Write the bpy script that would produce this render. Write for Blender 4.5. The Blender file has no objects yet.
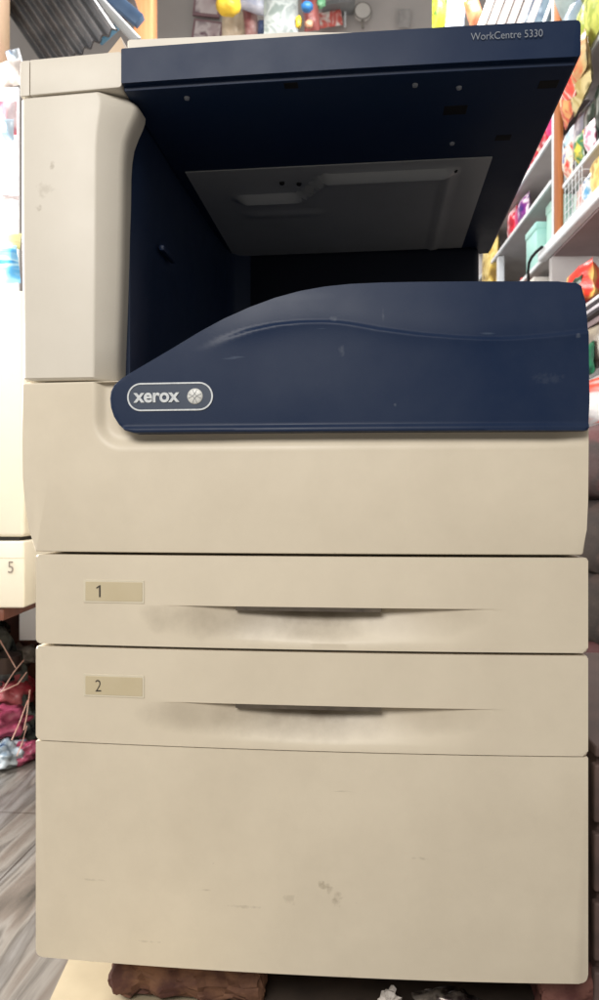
import bpy, bmesh, math, random
from mathutils import Vector, Matrix, noise
random.seed(7)
R = math.radians
scene = bpy.context.scene
C = scene.collection

# ------------------------------------------------------------------ camera frame
F = 790.0                      # focal length in pixels of a 1000 px tall picture
YAW = math.atan(76/F)
s_, c_ = math.sin(YAW), math.cos(YAW)
D = 0.881
CZ = 0.61                      # height of the lens above the floor
CAM = Vector((0, -D, CZ))
FW = Vector((-s_, c_, 0)); RT = Vector((c_, s_, 0))

def PD(px, py, d):             # point seen at px,py at distance d along the view axis
    return CAM + FW*d + RT*((px-299.5)/F*d) + Vector((0, 0, (500-py)/F*d))
def P(px, py, y=0.0):          # point on the plane Y = y
    r = (px-299.5)/F
    k = FW + RT*r + Vector((0, 0, (500-py)/F))
    return CAM + k*((y+D)/k.y)
def X(px, y=0.0): return P(px, 500, y).x
def Z(py, px=300, y=0.0): return P(px, py, y).z

# ------------------------------------------------------------------ materials
def srgb(r, g, b):
    f = lambda v: (v/255/12.92) if v/255 <= .04045 else ((v/255+.055)/1.055)**2.4
    return (f(r), f(g), f(b), 1)

def mat(name, col, rough=.5, metal=0, col2=None, scale=20, amt=.5, bump=0, bscale=200, stretch=(1, 1, 1),
        spec=.5, detail=4, coat=0, trans=0, alpha=1, contrast=None):
    m = bpy.data.materials.new(name); m.use_nodes = True
    nt = m.node_tree; b = nt.nodes['Principled BSDF']
    b.inputs['Base Color'].default_value = col if len(col) == 4 else (*col, 1)
    b.inputs['Roughness'].default_value = rough
    b.inputs['Metallic'].default_value = metal
    b.inputs['Specular IOR Level'].default_value = spec
    b.inputs['Coat Weight'].default_value = coat
    b.inputs['Transmission Weight'].default_value = trans
    b.inputs['Alpha'].default_value = alpha
    tc = nt.nodes.new('ShaderNodeTexCoord'); mp = nt.nodes.new('ShaderNodeMapping')
    mp.inputs['Scale'].default_value = stretch
    nt.links.new(tc.outputs['Object'], mp.inputs['Vector'])
    if col2 is not None:
        n = nt.nodes.new('ShaderNodeTexNoise'); n.inputs['Scale'].default_value = scale
        n.inputs['Detail'].default_value = detail
        nt.links.new(mp.outputs[0], n.inputs['Vector'])
        rp = nt.nodes.new('ShaderNodeValToRGB')
        lo, hi = contrast or (.5-amt/2, .5+amt/2)
        rp.color_ramp.elements[0].position = lo; rp.color_ramp.elements[1].position = hi
        rp.color_ramp.elements[0].color = col if len(col) == 4 else (*col, 1)
        rp.color_ramp.elements[1].color = col2 if len(col2) == 4 else (*col2, 1)
        nt.links.new(n.outputs['Fac'], rp.inputs['Fac'])
        nt.links.new(rp.outputs['Color'], b.inputs['Base Color'])
    if bump:
        n2 = nt.nodes.new('ShaderNodeTexNoise'); n2.inputs['Scale'].default_value = bscale
        n2.inputs['Detail'].default_value = 3
        nt.links.new(mp.outputs[0], n2.inputs['Vector'])
        bp = nt.nodes.new('ShaderNodeBump'); bp.inputs['Strength'].default_value = bump
        bp.inputs['Distance'].default_value = .002
        nt.links.new(n2.outputs['Fac'], bp.inputs['Height']); nt.links.new(bp.outputs[0], b.inputs['Normal'])
    return m

def add_node(nt, t, **kw):
    n = nt.nodes.new(t)
    for k, v in kw.items(): setattr(n, k, v)
    return n

def plastic(name, base, grime, rough, spots=(), amount=.35, scr=None, spec=.45, zclip=None):
    """moulded plastic: faint discolouration, scattered specks, scratches, fine grain and local grime spots (x,z,rx,rz,strength)"""
    m = bpy.data.materials.new(name); m.use_nodes = True
    nt = m.node_tree; b = nt.nodes['Principled BSDF']; L = nt.links.new
    b.inputs['Specular IOR Level'].default_value = spec
    tc = add_node(nt, 'ShaderNodeTexCoord'); O = tc.outputs['Object']
    def nz(scale, detail=5, stretch=(1, 1, 1), rgh=.6):
        mp = add_node(nt, 'ShaderNodeMapping'); mp.inputs['Scale'].default_value = stretch; L(O, mp.inputs[0])
        n = add_node(nt, 'ShaderNodeTexNoise'); n.inputs['Scale'].default_value = scale
        n.inputs['Detail'].default_value = detail; n.inputs['Roughness'].default_value = rgh
        L(mp.outputs[0], n.inputs['Vector']); return n.outputs['Fac']
    def ramp(v, lo, hi, a=0., bb=1.):
        n = add_node(nt, 'ShaderNodeMapRange'); n.inputs['From Min'].default_value = lo; n.inputs['From Max'].default_value = hi
        n.inputs['To Min'].default_value = a; n.inputs['To Max'].default_value = bb; L(v, n.inputs['Value']); return n.outputs[0]
    def mth(op, a, bb):
        n = add_node(nt, 'ShaderNodeMath', operation=op)
        for i, v in enumerate((a, bb)):
            if isinstance(v, (int, float)): n.inputs[i].default_value = v
            else: L(v, n.inputs[i])
        n.use_clamp = False; return n.outputs[0]
    f = ramp(nz(5, 9, (1, 1, 1), .68), .38, .78, 0, amount)                       # broad dusty clouds
    sp = ramp(nz(70, 2), .80, .84, 0, .5)                        # specks
    f = mth('MAXIMUM', f, sp)
    st = ramp(nz(14, 3, (1, 1, 9)), .74, .80, 0, .3)             # short horizontal scuffs
    f = mth('MAXIMUM', f, st)
    sep = add_node(nt, 'ShaderNodeSeparateXYZ'); L(O, sep.inputs[0])
    wob = nz(30, 6); wob2 = nz(150, 4)
    for (x, z, rx, rz, k) in spots:
        dx = mth('DIVIDE', mth('SUBTRACT', sep.outputs[0], x), rx)
        dz = mth('DIVIDE', mth('SUBTRACT', sep.outputs[2], z), rz)
        r = mth('ADD', mth('MULTIPLY', dx, dx), mth('MULTIPLY', dz, dz))
        r = mth('ADD', r, mth('MULTIPLY', mth('SUBTRACT', wob if rx > .03 else wob2, .5), 1.2 if rx > .03 else 4.5))
        v = ramp(r, 1.1, .0 if rx > .03 else -.2, 0, k)
        if zclip is not None: v = mth('MULTIPLY', v, mth('LESS_THAN', sep.outputs[2], zclip))
        f = mth('MAXIMUM', f, v)
    mx = add_node(nt, 'ShaderNodeMix', data_type='RGBA')
    mx.inputs[6].default_value = base; mx.inputs[7].default_value = grime
    L(f, mx.inputs[0]); out = mx.outputs[2]
    if scr:
        sc = ramp(nz(9, 2, (1.2, 1, 14)), .73, .76, 0, .28)
        m2 = add_node(nt, 'ShaderNodeMix', data_type='RGBA'); m2.inputs[7].default_value = scr
        L(sc, m2.inputs[0]); L(out, m2.inputs[6]); out = m2.outputs[2]
    L(out, b.inputs['Base Color'])
    rr = ramp(nz(6, 6), .3, .7, rough-.06, rough+.1); L(rr, b.inputs['Roughness'])
    bp = add_node(nt, 'ShaderNodeBump'); bp.inputs['Strength'].default_value = .12; bp.inputs['Distance'].default_value = .0006
    L(nz(900, 2), bp.inputs['Height']); L(bp.outputs[0], b.inputs['Normal'])
    return m

BEIGE = (.645, .57, .445, 1); GRIME = (.25, .20, .135, 1)
zt = lambda py, px=300: Z(py, px)
m_beige = plastic('cream plastic', BEIGE, GRIME, .42, amount=.22)
m_beige_up = plastic('cream plastic greyish', (.61, .565, .485, 1), GRIME, .42, amount=.15,
    spots=((X(45), zt(190, 45), .012, .01, .30), (X(52), zt(166, 52), .004, .006, .5), (X(39), zt(208, 39), .004, .004, .5)))
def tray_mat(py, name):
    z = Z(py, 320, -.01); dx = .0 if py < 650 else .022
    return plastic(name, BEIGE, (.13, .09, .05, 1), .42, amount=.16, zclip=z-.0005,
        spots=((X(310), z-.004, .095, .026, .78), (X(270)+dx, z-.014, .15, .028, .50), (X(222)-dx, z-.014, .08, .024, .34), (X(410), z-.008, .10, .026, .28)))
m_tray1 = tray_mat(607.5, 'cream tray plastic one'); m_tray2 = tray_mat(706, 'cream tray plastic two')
m_door = plastic('cream door plastic', BEIGE, (.22, .17, .11, 1), .42, amount=.24,
    spots=((X(325), Z(879), .008, .0055, .5), (X(330), Z(884), .004, .006, .35), (X(337), Z(893), .007, .008, .5), (X(292), Z(894), .009, .008, .28), (X(245), Z(905), .02, .002, .3), (X(420), Z(850), .012, .002, .35), (X(95), Z(878, 95), .016, .0015, .3),
           (X(370), Z(980), .02, .008, .7), (X(346), Z(975), .016, .008, .55), (X(150), Z(938, 150), .016, .0015, .4), (X(205), Z(886, 205), .009, .001, .4)))
NAVY = (.0048, .0150, .046, 1)
m_blue = plastic('navy plastic', NAVY, (.03, .045, .08, 1), .36, amount=.4, scr=(.10, .13, .18, 1), spec=.16)
m_cover = plastic('navy cover plastic', NAVY, (.085, .10, .13, 1), .36, amount=.16, scr=(.10, .13, .18, 1), spec=.2,
    spots=((X(342), Z(354, 342), .004, .007, .55), (X(336), Z(322, 336), .009, .003, .5), (X(383), Z(318, 383), .0016, .007, .5), (X(575), Z(338, 575), .003, .003, .5),
           (X(395), Z(407, 395), .002, .002, .6), (X(545), Z(380, 545), .02, .006, .18), (X(330), Z(385, 330), .03, .006, .12), (X(300), Z(300, 300), .05, .006, .14)))
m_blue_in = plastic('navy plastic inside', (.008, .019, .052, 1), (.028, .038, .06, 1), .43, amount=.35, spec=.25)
m_plate = plastic('grey metal plate', (.40, .41, .41, 1), (.27, .275, .27, 1), .38, amount=.5)
m_dark = mat('dark gap plastic', (.02, .018, .016), .8, col2=(.035, .03, .025))
m_slot = mat('brown grip plastic', (.05, .038, .026), .7, col2=(.10, .078, .055), scale=60)
m_label = mat('tan sticker', (.50, .42, .27), .5, col2=(.54, .46, .31), scale=30)
m_labelrim = mat('pale sticker frame', (.64, .58, .45), .45, col2=(.58, .52, .40), scale=40)
m_ink = mat('black ink', (.03, .025, .02), .6, col2=(.05, .04, .03))
m_silver = mat('silver lettering', (.62, .64, .64), .4, metal=.1, col2=(.42, .44, .46), scale=400)
m_pale = mat('pale grey lettering', (.24, .26, .30), .5, col2=(.16, .18, .21), scale=500)
m_black = mat('black rubber', (.006, .006, .007), .7, col2=(.012, .012, .013), spec=.2)

# ------------------------------------------------------------------ object helpers
def link(name, me, parent=None):
    o = bpy.data.objects.new(name, me); C.objects.link(o)
    if parent is not None:
        o.parent = parent
        par = parent; off = Vector((0, 0, 0))
        while par is not None: off += par.location; par = par.parent
        o.location = -off
    return o
def obj(name, bm, m, parent=None, smooth=True, angle=35):
    bmesh.ops.recalc_face_normals(bm, faces=bm.faces)
    me = bpy.data.meshes.new(name); bm.to_mesh(me); bm.free()
    me.materials.append(m)
    if smooth:
        for p in me.polygons: p.use_smooth = True
        me.set_sharp_from_angle(angle=R(angle))
    return link(name, me, parent)
def recentre(o):
    """origin at the base of the mesh"""
    me = o.data; vs = [v.co for v in me.vertices]
    if not vs: return o
    c = Vector(((min(v.x for v in vs)+max(v.x for v in vs))/2, (min(v.y for v in vs)+max(v.y for v in vs))/2, min(v.z for v in vs)))
    me.transform(Matrix.Translation(-c)); o.location = o.location + c
    return o
def tag(o, label=None, cat=None, group=None, kind=None):
    if label: o['label'] = label
    if cat: o['category'] = cat
    if group: o['group'] = group
    if kind: o['kind'] = kind
    return o
def empty(name, loc, label=None, cat=None, group=None):
    o = bpy.data.objects.new(name, None); C.objects.link(o); o.location = loc; o.empty_display_size = .05
    return tag(o, label, cat, group)
def box_bm(x0, x1, y0, y1, z0, z1, bev=0, seg=3, bm=None):
    bm = bm or bmesh.new()
    r = bmesh.ops.create_cube(bm, size=1)
    vs = r['verts']
    for v in vs:
        v.co = Vector(((x0+x1)/2+v.co.x*(x1-x0), (y0+y1)/2+v.co.y*(y1-y0), (z0+z1)/2+v.co.z*(z1-z0)))
    if bev:
        es = list({e for v in vs for e in v.link_edges})
        bmesh.ops.bevel(bm, geom=es, offset=bev, segments=seg, affect='EDGES', profile=.5)
    return bm
def obox_bm(c, ax, ay, az, sx, sy, sz, bev=0, seg=2, bm=None):
    """oriented box, c = centre"""
    own = bm is None; b2 = box_bm(-sx/2, sx/2, -sy/2, sy/2, -sz/2, sz/2, bev, seg)
    M = Matrix((ax, ay, az)).transposed().to_4x4(); M.translation = c
    bmesh.ops.transform(b2, matrix=M, verts=b2.verts)
    if own: return b2
    me = bpy.data.meshes.new('t'); b2.to_mesh(me); b2.free(); bm.from_mesh(me); bpy.data.meshes.remove(me)
    return bm
def tube_bm(pts, r, n=10, bm=None, cap=True):
    bm = bm or bmesh.new(); pts = [Vector(p) for p in pts]; rings = []
    for i, p in enumerate(pts):
        t = (pts[min(i+1, len(pts)-1)]-pts[max(i-1, 0)]).normalized()
        up = Vector((0, 0, 1)) if abs(t.z) < .95 else Vector((1, 0, 0))
        a = t.cross(up).normalized(); b = t.cross(a).normalized()
        rr = r[i] if isinstance(r, (list, tuple)) else r
        rings.append([bm.verts.new(p+(a*math.cos(2*math.pi*k/n)+b*math.sin(2*math.pi*k/n))*rr) for k in range(n)])
    for i in range(len(rings)-1):
        for k in range(n):
            bm.faces.new((rings[i][k], rings[i][(k+1) % n], rings[i+1][(k+1) % n], rings[i+1][k]))
    if cap: bm.faces.new(rings[0]); bm.faces.new(rings[-1][::-1])
    return bm
def rounded(pts, rads, n=6):
    """polygon with rounded corners; pts list of (x,z), rads a radius per point"""
    out = []; N = len(pts)
    for i in range(N):
        p = Vector(pts[i]); a = Vector(pts[i-1]); b = Vector(pts[(i+1) % N]); r = rads[i]
        if r <= 0: out.append(tuple(p)); continue
        u = (a-p).normalized(); v = (b-p).normalized()
        ang = u.angle(v); t = min(r/math.tan(ang/2), (a-p).length*.49, (b-p).length*.49)
        p1 = p+u*t; p2 = p+v*t
        for k in range(n+1):
            q = k/n; out.append(tuple((p1*(1-q)+p*q)*(1-q)+(p*(1-q)+p2*q)*q))
    return out
def panel_bm(poly, y0, depth, bev=.004, seg=3, xs=(), zs=(), disp=None, back=True):
    bm = bmesh.new()
    f = [bm.verts.new((x, y0, z)) for x, z in poly]; g = [bm.verts.new((x, y0+depth, z)) for x, z in poly]
    face = bm.faces.new(f); N = len(f)
    for i in range(N): bm.faces.new((f[i], f[(i+1) % N], g[(i+1) % N], g[i]))
    if back: bm.faces.new(g[::-1])
    if bev:
        bmesh.ops.bevel(bm, geom=list(face.edges), offset=bev, segments=seg, affect='EDGES', profile=.5, clamp_overlap=True)
    for x in xs:
        bmesh.ops.bisect_plane(bm, geom=bm.verts[:]+bm.edges[:]+bm.faces[:], plane_co=(x, 0, 0), plane_no=(1, 0, 0), dist=1e-6)
    fr = lambda: [q for q in bm.faces if q.normal.y < -.9 or q.normal.y > .999 and q.calc_center_median().y < y0+1e-4]
    if zs:
        bm.normal_update()
        for z in zs:
            fs = [q for q in bm.faces if q.calc_center_median().y < y0+bev+1e-4]
            gm = set(fs) | {e for q in fs for e in q.edges} | {v for q in fs for v in q.verts}
            bmesh.ops.bisect_plane(bm, geom=list(gm), plane_co=(0, 0, z), plane_no=(0, 0, 1), dist=1e-6)
    if disp:
        for v in bm.verts:
            v.co.y += disp(v.co.x, v.co.z, v.co.y < y0+1e-5, max(0, 1-(v.co.y-y0)/max(depth, 1e-6)))
    return bm
def smooth(t): t = max(0, min(1, t)); return t*t*(3-2*t)
def text_obj(name, s, size, loc, m, parent, rotz=0, extrude=.0004, off=0, sx=1, align='LEFT', shear=0, bevel=0):
    cu = bpy.data.curves.new(name, 'FONT'); cu.body = s; cu.size = size; cu.extrude = extrude; cu.offset = off
    cu.align_x = align; cu.shear = shear; cu.bevel_depth = bevel; cu.resolution_u = 6
    t = bpy.data.objects.new('tmp', cu); C.objects.link(t)
    dg = bpy.context.evaluated_depsgraph_get()
    me = bpy.data.meshes.new_from_object(t.evaluated_get(dg)); me.name = name
    bpy.data.objects.remove(t)
    me.transform(Matrix.Translation(loc) @ Matrix.Rotation(rotz, 4, 'Z') @ Matrix.Rotation(math.pi/2, 4, 'X') @ Matrix.Diagonal((sx, 1, 1, 1)))
    me.materials.clear(); me.materials.append(m)
    return link(name, me, parent)

# ------------------------------------------------------------------ THE COPIER
xL, xR = X(36), X(588)
xM = (xL+xR)/2; hw = (xR-xL)/2
def bulge(x): return -.010*(1-min(1.1, abs((x-xM)/hw))**2.2)
def bslope(x): return (bulge(x+.002)-bulge(x-.002))/.004
XS = [xL+(xR-xL)*i/34 for i in range(-2, 38)]
GROUND = 0.0
cop = empty('photocopier', (xM, .3, 0), 'large floor-standing photocopier with cream trays, navy cover and navy scanner head', 'photocopier')

def std_disp(x, z, front, w): return bulge(x)*w

# --- lower cabinet door
zb = Z(984, 588)                      # bottom of the door
def line_z(py): return Z(py, 588)
z_b2 = line_z(757); z_b1 = line_z(655.5); z_top1 = line_z(556.5)
GAP = .0026
r = .011
def rect(x0, x1, z0, z1): return [(x0, z0), (x1, z0), (x1, z1), (x0, z1)]
door_poly = rounded(rect(xL, xR, zb, z_b2-.0004), [.008, .010, .001, .001])
bmd = panel_bm(door_poly, 0, .60, .005, 4, XS, (), std_disp)
for v in bmd.verts:
    if v.co.z < zb+.02: v.co.z -= .0045*(xR-v.co.x)/(xR-xL)
obj('cabinet_door', bmd, m_door, cop)

# --- drawers
def tray(name_m, z0, z1, pyline, num, lab_px, lab_py):
    zl = Z(pyline, 320, -.01)
    xa, xb = X(158), X(508); xm = (xa+xb)/2; xh = (xb-xa)/2
    zlow = z0+.0075
    ins_ = [xa+(xb-xa)*i/72 for i in range(73)]
    xs = sorted(ins_+[x for x in XS if x < xa-.004 or x > xb+.004])
    zs = [zl+.0022, zl+.0008, zl, zl-.0006]+[zl-.0006-(zl-zlow)*(i/12)**1.2 for i in range(1, 13)]
    def disp(x, z, front, w):
        d = bulge(x)*w
        if front and z <= zl-.0003 and z > z0+.003:
            u = abs((x-xm)/xh)
            if u < 1:
                prof = smooth((1-u)/1.0)**1.1
                t = max(0, min(1, (zl-z)/(zl-zlow)))
                sl = .021*prof*(1-t**1.25)
                d += sl
        return d
    poly = rounded(rect(xL, xR, z0, z1), [.0045, .0055, .003, .003], 4)
    t = obj('paper_tray', panel_bm(poly, 0, .58, .0035, 4, xs, zs, disp), name_m, cop, angle=28)
    # finger slot below the overhang
    xs0, xs1 = X(237), X(381)
    bm = bmesh.new()
    n = 16; top = []; 
    rows = []
    for i in range(n+1):
        x = xs0+(xs1-xs0)*i/n; y = bulge(x)
        rows.append([bm.verts.new((x, y+.0006, zl+.0004)), bm.verts.new((x, y+.0006, zl-.0046)), bm.verts.new((x, y+.012, zl-.0052)), bm.verts.new((x, y+.012, zl+.0004))])
    for i in range(n):
        for k in range(4): bm.faces.new((rows[i][k], rows[i][(k+1) % 4], rows[i+1][(k+1) % 4], rows[i+1][k]))
    bm.faces.new(rows[0]); bm.faces.new(rows[-1][::-1])
    obj('finger_grip', bm, m_slot, t)
    # number sticker
    x0, x1 = X(lab_px[0]), X(lab_px[1]); z1_, z0_ = Z(lab_py[0], 115), Z(lab_py[1], 115)
    yy = bulge((x0+x1)/2); sl = bslope((x0+x1)/2)
    def plate(nm, e, y, th, m, par):
        pol = rounded(rect(x0-e, x1+e, z0_-e, z1_+e), [.0012]*4, 3)
        b = panel_bm(pol, 0, th, .0003, 1)
        for v in b.verts: v.co.y += yy+y+sl*(v.co.x-(x0+x1)/2)
        return obj(nm, b, m, par)
    st = plate('number_sticker', .0022, -.0007, .003, m_labelrim, t)
    plate('sticker_face', 0, -.0011, .003, m_label, st)
    if num == '1':
        bx, bz = x0+.0175, (z0_+z1_)/2-.0064; yy2 = yy-.0013+sl*(bx-(x0+x1)/2)
        b1 = panel_bm([(bx-.0009, bz), (bx+.0009, bz), (bx+.0009, bz+.0135), (bx-.0005, bz+.0135), (bx-.0042, bz+.0108), (bx-.0038, bz+.0095), (bx-.0009, bz+.0114)], yy2-.0004, .0008, 0)
        obj('numeral', b1, m_ink, st)
    else: text_obj('numeral', num, .0195, (x0+.0115, yy-.0013+sl*(x0+.014-(x0+x1)/2), (z0_+z1_)/2-.0068), m_ink, st, extrude=.0003, sx=.85, off=-.0002)
    return t
tray(m_tray1, z_b1+GAP, z_top1-GAP*.6, 607.5, '1', (87, 144.5), (581.5, 600.5))
tray(m_tray2, z_b2+.0006, z_b1-GAP*.2, 706, '2', (87, 144.5), (675.5, 694))

# --- front door of the body
def tx(px, py): q = P(px, py); return (q.x, q.z)
z_mid = Z(381.5, 60)
poly = [tx(35.5, 551.8), (X(583), z_top1+.0015), (X(586.5), Z(530, 588)), (X(588), Z(500, 588)), (X(588.5), Z(440, 588)), (X(588.5), Z(382, 60)),
        (X(22), z_mid-.0012), tx(22, 440), tx(22.5, 478), tx(25, 505), tx(29, 530)]
poly[0] = (X(35.5), z_top1+.0015)
poly = rounded(poly, [.003, .004, 0, 0, 0, 0, .002, 0, 0, 0, 0], 3)
zcb = Z(436, 300); zcc = Z(449, 300); xca = X(94); xcb = X(112)
def fd(x, z, front, w):
    d = bulge(x)*w
    if front and x < xR-.006:
        # sunk bay the navy cover sits in, with a rounded corner at lower left
        r = .035; cx, cz = xca+r, zcc+r
        if x < cx and z < cz: e = r-math.hypot(x-cx, z-cz)
        else: e = min(x-xca, z-zcc)
        d += .008*smooth(e/.016)*smooth((xR-.008-x)/.02)
    return d
fxs = sorted([x for x in XS if not X(90) < x < X(150)]+[X(90)+(X(150)-X(90))*i/30 for i in range(31)])
fzs = [Z(466, 300)+(z_mid-.004-Z(466, 300))*(i/26)**1.5 for i in range(27)]
obj('front_door', panel_bm(poly, 0, .60, .005, 4, fxs, fzs, fd), m_beige, cop)

# inner dark chassis seen only through the gaps
obj('chassis', box_bm(xL+.012, xR-.012, .045, .58, zb+.01, z_mid-.004, .002, 1), m_dark, cop)

# --- body block and sloped output tray behind the navy cover
bx0 = X(118); z_cov_top = Z(283, 588)
bm = bmesh.new()
pr = [(bx0+.004, z_mid), (bx0+.004, z_mid+.006), (X(225), z_mid+.008), (X(430), z_cov_top-.030), (xR-.004, z_cov_top-.022), (xR-.004, z_mid)]
vs = [bm.verts.new((x, .012, z)) for x, z in pr]; vt = [bm.verts.new((x, .62, z)) for x, z in pr]
bm.faces.new(vs); bm.faces.new(vt[::-1])
for k in range(6): bm.faces.new((vs[k-1], vs[k], vt[k], vt[k-1]))
bmesh.ops.bevel(bm, geom=bm.edges[:], offset=.002, segments=2, affect='EDGES')
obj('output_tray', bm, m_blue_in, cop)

# --- left column
z0c = z_mid+.0016; z1c = Z(91.5, 70)
prof = [(380, 112), (340, 113), (300, 114.5), (250, 116), (200, 117), (160, 117.5), (145, 118.5), (132, 120.5), (120, 125), (110, 129.5), (103, 132), (98, 132.5), (94, 130), (91.5, 125)]
bm = bmesh.new(); rows = []
zrows = []
for i, (py, px) in enumerate(prof):
    zrows.append((z0c if i == 0 else (z1c if i == len(prof)-1 else Z(py, 118)), X(px), 0))
zz = [(zrows[0][0], zrows[0][1], .003)]+[(zrows[0][0]+.003, zrows[0][1], 0)]+zrows[1:-1]+[(zrows[-1][0]-.002, zrows[-1][1], 0), (zrows[-1][0], zrows[-1][1]-.001, .002)]
xl0, xl1 = X(20.5), X(22)
for (z, xr, ins) in zz:
    t = (z-z0c)/(z1c-z0c); xl = xl1+(xl0-xl1)*smooth(t*1.5)
    r = []
    r.append((xl+ins, .60)); 
    for k in range(5):
        a = k/4*math.pi/2; rr = .006
        r.append((xl+ins+rr*(1-math.cos(a)), ins+rr*(1-math.sin(a))))
    xcr = X(96)+(xr-X(117.5))*.35
    r.append((xcr-.030, ins)); r.append((xcr-.003, ins)); r.append((xcr-.001, ins+.0004)); r.append((xcr+.001, ins+.0014))
    r.append((xr-.006, ins+.0195)); r.append((xr-.003, ins+.0225)); r.append((xr-.0008, ins+.028)); r.append((xr, ins+.036))
    r.append((xr, ins+.052)); r.append((X(111)-.002, ins+.055)); r.append((X(111)-.002, .60))
    rows.append([bm.verts.new((x, y, z-.0045*smooth((z-z0c)/(z1c-z0c)*4-3)*max(0, (X(122)-x)/(X(122)-X(20))))) for x, y in r])
for i in range(len(rows)-1):
    for k in range(len(rows[0])-1): bm.faces.new((rows[i][k], rows[i][k+1], rows[i+1][k+1], rows[i+1][k]))
    bm.faces.new((rows[i][-1], rows[i][0], rows[i+1][0], rows[i+1][-1]))
bm.faces.new(rows[0]); bm.faces.new(rows[-1][::-1])
obj('side_column', bm, m_beige_up, cop)

# --- cavity: left lining, rear wall
zc0 = z_mid; z_under = Z(58, 578)          # underside of the scanner head
bm = bmesh.new(); rows = []
for z in (zc0, z_under+.002):
    x0 = X(117.5)
    r = [(x0-.012, .050), (x0-.001, .050), (x0+.004, .066), (x0+.006, .12), (x0+.006, .25), (x0+.009, .38), (x0+.012, .50), (x0+.015, .57), (x0+.022, .60), (x0+.035, .615), (x0+.055, .6215), (x0+.055, .63), (x0-.012, .63)]
    rows.append([bm.verts.new((x, y, z)) for x, y in r])
for k in range(len(rows[0])): bm.faces.new((rows[0][k-1], rows[0][k], rows[1][k], rows[1][k-1]))
bm.faces.new(rows[0]); bm.faces.new(rows[1][::-1])
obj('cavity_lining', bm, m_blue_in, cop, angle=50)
xrw = X(481, .60)
m_rear_shade = plastic('black plastic', (.004, .007, .018, 1), (.010, .013, .02, 1), .5, amount=.4, spec=.25)  # near-black colour paints in the light falloff deep in the cavity
obj('rear_wall', box_bm(X(125), xrw, .622, .67, zc0, z_under-.002, .012, 4), m_rear_shade, cop)
# low bracket on the left lining
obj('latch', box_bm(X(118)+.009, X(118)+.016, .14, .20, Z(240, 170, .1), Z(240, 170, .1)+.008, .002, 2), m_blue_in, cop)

# --- scanner head
zsb = Z(57.5, 578); zst = Z(21, 578)
xs0, xs1 = X(122.5), X(580)
def tl(bm):
    for v in bm.verts: v.co.z -= .0045*max(0, min(1.2, (xs1-v.co.x)/(xs1-xs0)))
    return bm
hd_poly = rounded(rect(xs0, xs1, zsb, zst), [.001, .003, .0045, .001], 4)
def hd(x, z, front, w): return -.004*(1-((x-xM)/hw)**2)*w
head = obj('scanner_head', tl(panel_bm(hd_poly, -.002, .672, .0035, 4, XS, (), hd)), m_blue, cop)
# lip: a slightly set back lower tier giving the second line
lip_poly = rounded(rect(xs0+.001, xs1-.004, zsb-.0052, zsb+.002), [.001, .002, .001, .001], 3)
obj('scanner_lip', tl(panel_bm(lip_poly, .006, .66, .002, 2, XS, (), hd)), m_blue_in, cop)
yl = -.0027
text_obj('lettering', 'WorkCentre 5330', .0117, (X(470), -.0058, Z(41.8, 500)), m_pale, head, extrude=.0002, sx=.86, off=-.00012)
# end cap of the scanner head, beige, with a narrow strip
xc0 = X(20.5)
zc1 = Z(62.5, 22); zc2 = Z(50.5, 122)
cap_poly = rounded([(X(30.6), z1c+.0015), (X(122), z1c+.0015), (X(122), zc2-.0015), (X(30.6), zc2-.0015)], [.001, .004, .004, .001], 3)
def tc_(bm):
    for v in bm.verts: v.co.z -= .0045*(X(122)-v.co.x)/(X(122)-X(20))
    return bm
obj('end_cap', tc_(panel_bm(cap_poly, -.001, .63, .003, 3)), m_beige_up, cop)
cap_poly = rounded([(xc0, z1c+.0015), (X(29.8), z1c+.0015), (X(29.8), zc2-.0015), (xc0, zc2-.0015)], [.001, .0008, .0008, .004], 3)
obj('edge_strip', tc_(panel_bm(cap_poly, -.0005, .63, .0018, 3)), m_beige_up, cop)
# document cover on top: thin pale slab, lower at the right
bm = bmesh.new()
xa, xb = X(124), X(372); zt0 = zst
pts = []
for y in (.012, .60):
    for (x, dz) in ((xa, .0175), (X(300), .0125), (xb, .0075)):
        pts.append((x, y, zt0+dz+.0025))
    for (x, dz) in ((xb, .0), (X(300), 0), (xa, 0)):
        pts.append((x, y, zt0+.0005))
v = [bm.verts.new(p) for p in pts]
bm.faces.new(v[:6]); bm.faces.new(v[6:][::-1])
for k in range(6): bm.faces.new((v[k], v[(k+1) % 6], v[6+(k+1) % 6], v[6+k]))
bmesh.ops.bevel(bm, geom=[e for e in bm.edges], offset=.0015, segments=2, affect='EDGES')
obj('document_cover', tl(bm), m_beige_up, cop)
# grey plate under the scanner with pressed ridges
pz = zsb-.0052
def under(px, py):      # point on the underside plane seen at px,py
    k = FW + RT*((px-299.5)/F) + Vector((0, 0, (500-py)/F)); h = (pz-.001-CZ)
    return CAM + k*(h/k.z)
A = [under(186, 173), under(340, 163), under(499, 153), under(456, 252)]
yfar = .50
x_left = A[0].x
bm = bmesh.new()
nx, ny = 60, 60
x0, x1 = A[0].x+.002, (A[2].x+A[3].x)/2
ya = A[1].y; yb = .62
def ridge(x, y):
    u = (x-x0)/(x1-x0); v = (y-ya)/(yb-ya)
    # a stepped ridge running along x: nearer at right, farther at left
    yr = .20+.0*u + .27*0
    c = .27-.17*smooth((u-.34)/.14)
    d = abs(v-c)/.035
    h = .012*max(0, 1-d*d) if .16 < u < .86 else .012*max(0, 1-d*d)*max(0, 1-abs(u-(.16 if u < .5 else .86))/.04)
    dd = abs(u-.87)/.02                       # side ridge
    if v > c: h = max(h, .003*max(0, 1-dd*dd))
    d2 = abs(v-.45)/.04
    if u < .45: h = max(h, .003*max(0, 1-d2*d2)*smooth((u-.12)/.05)*smooth((.45-u)/.08))
    return -h
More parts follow.
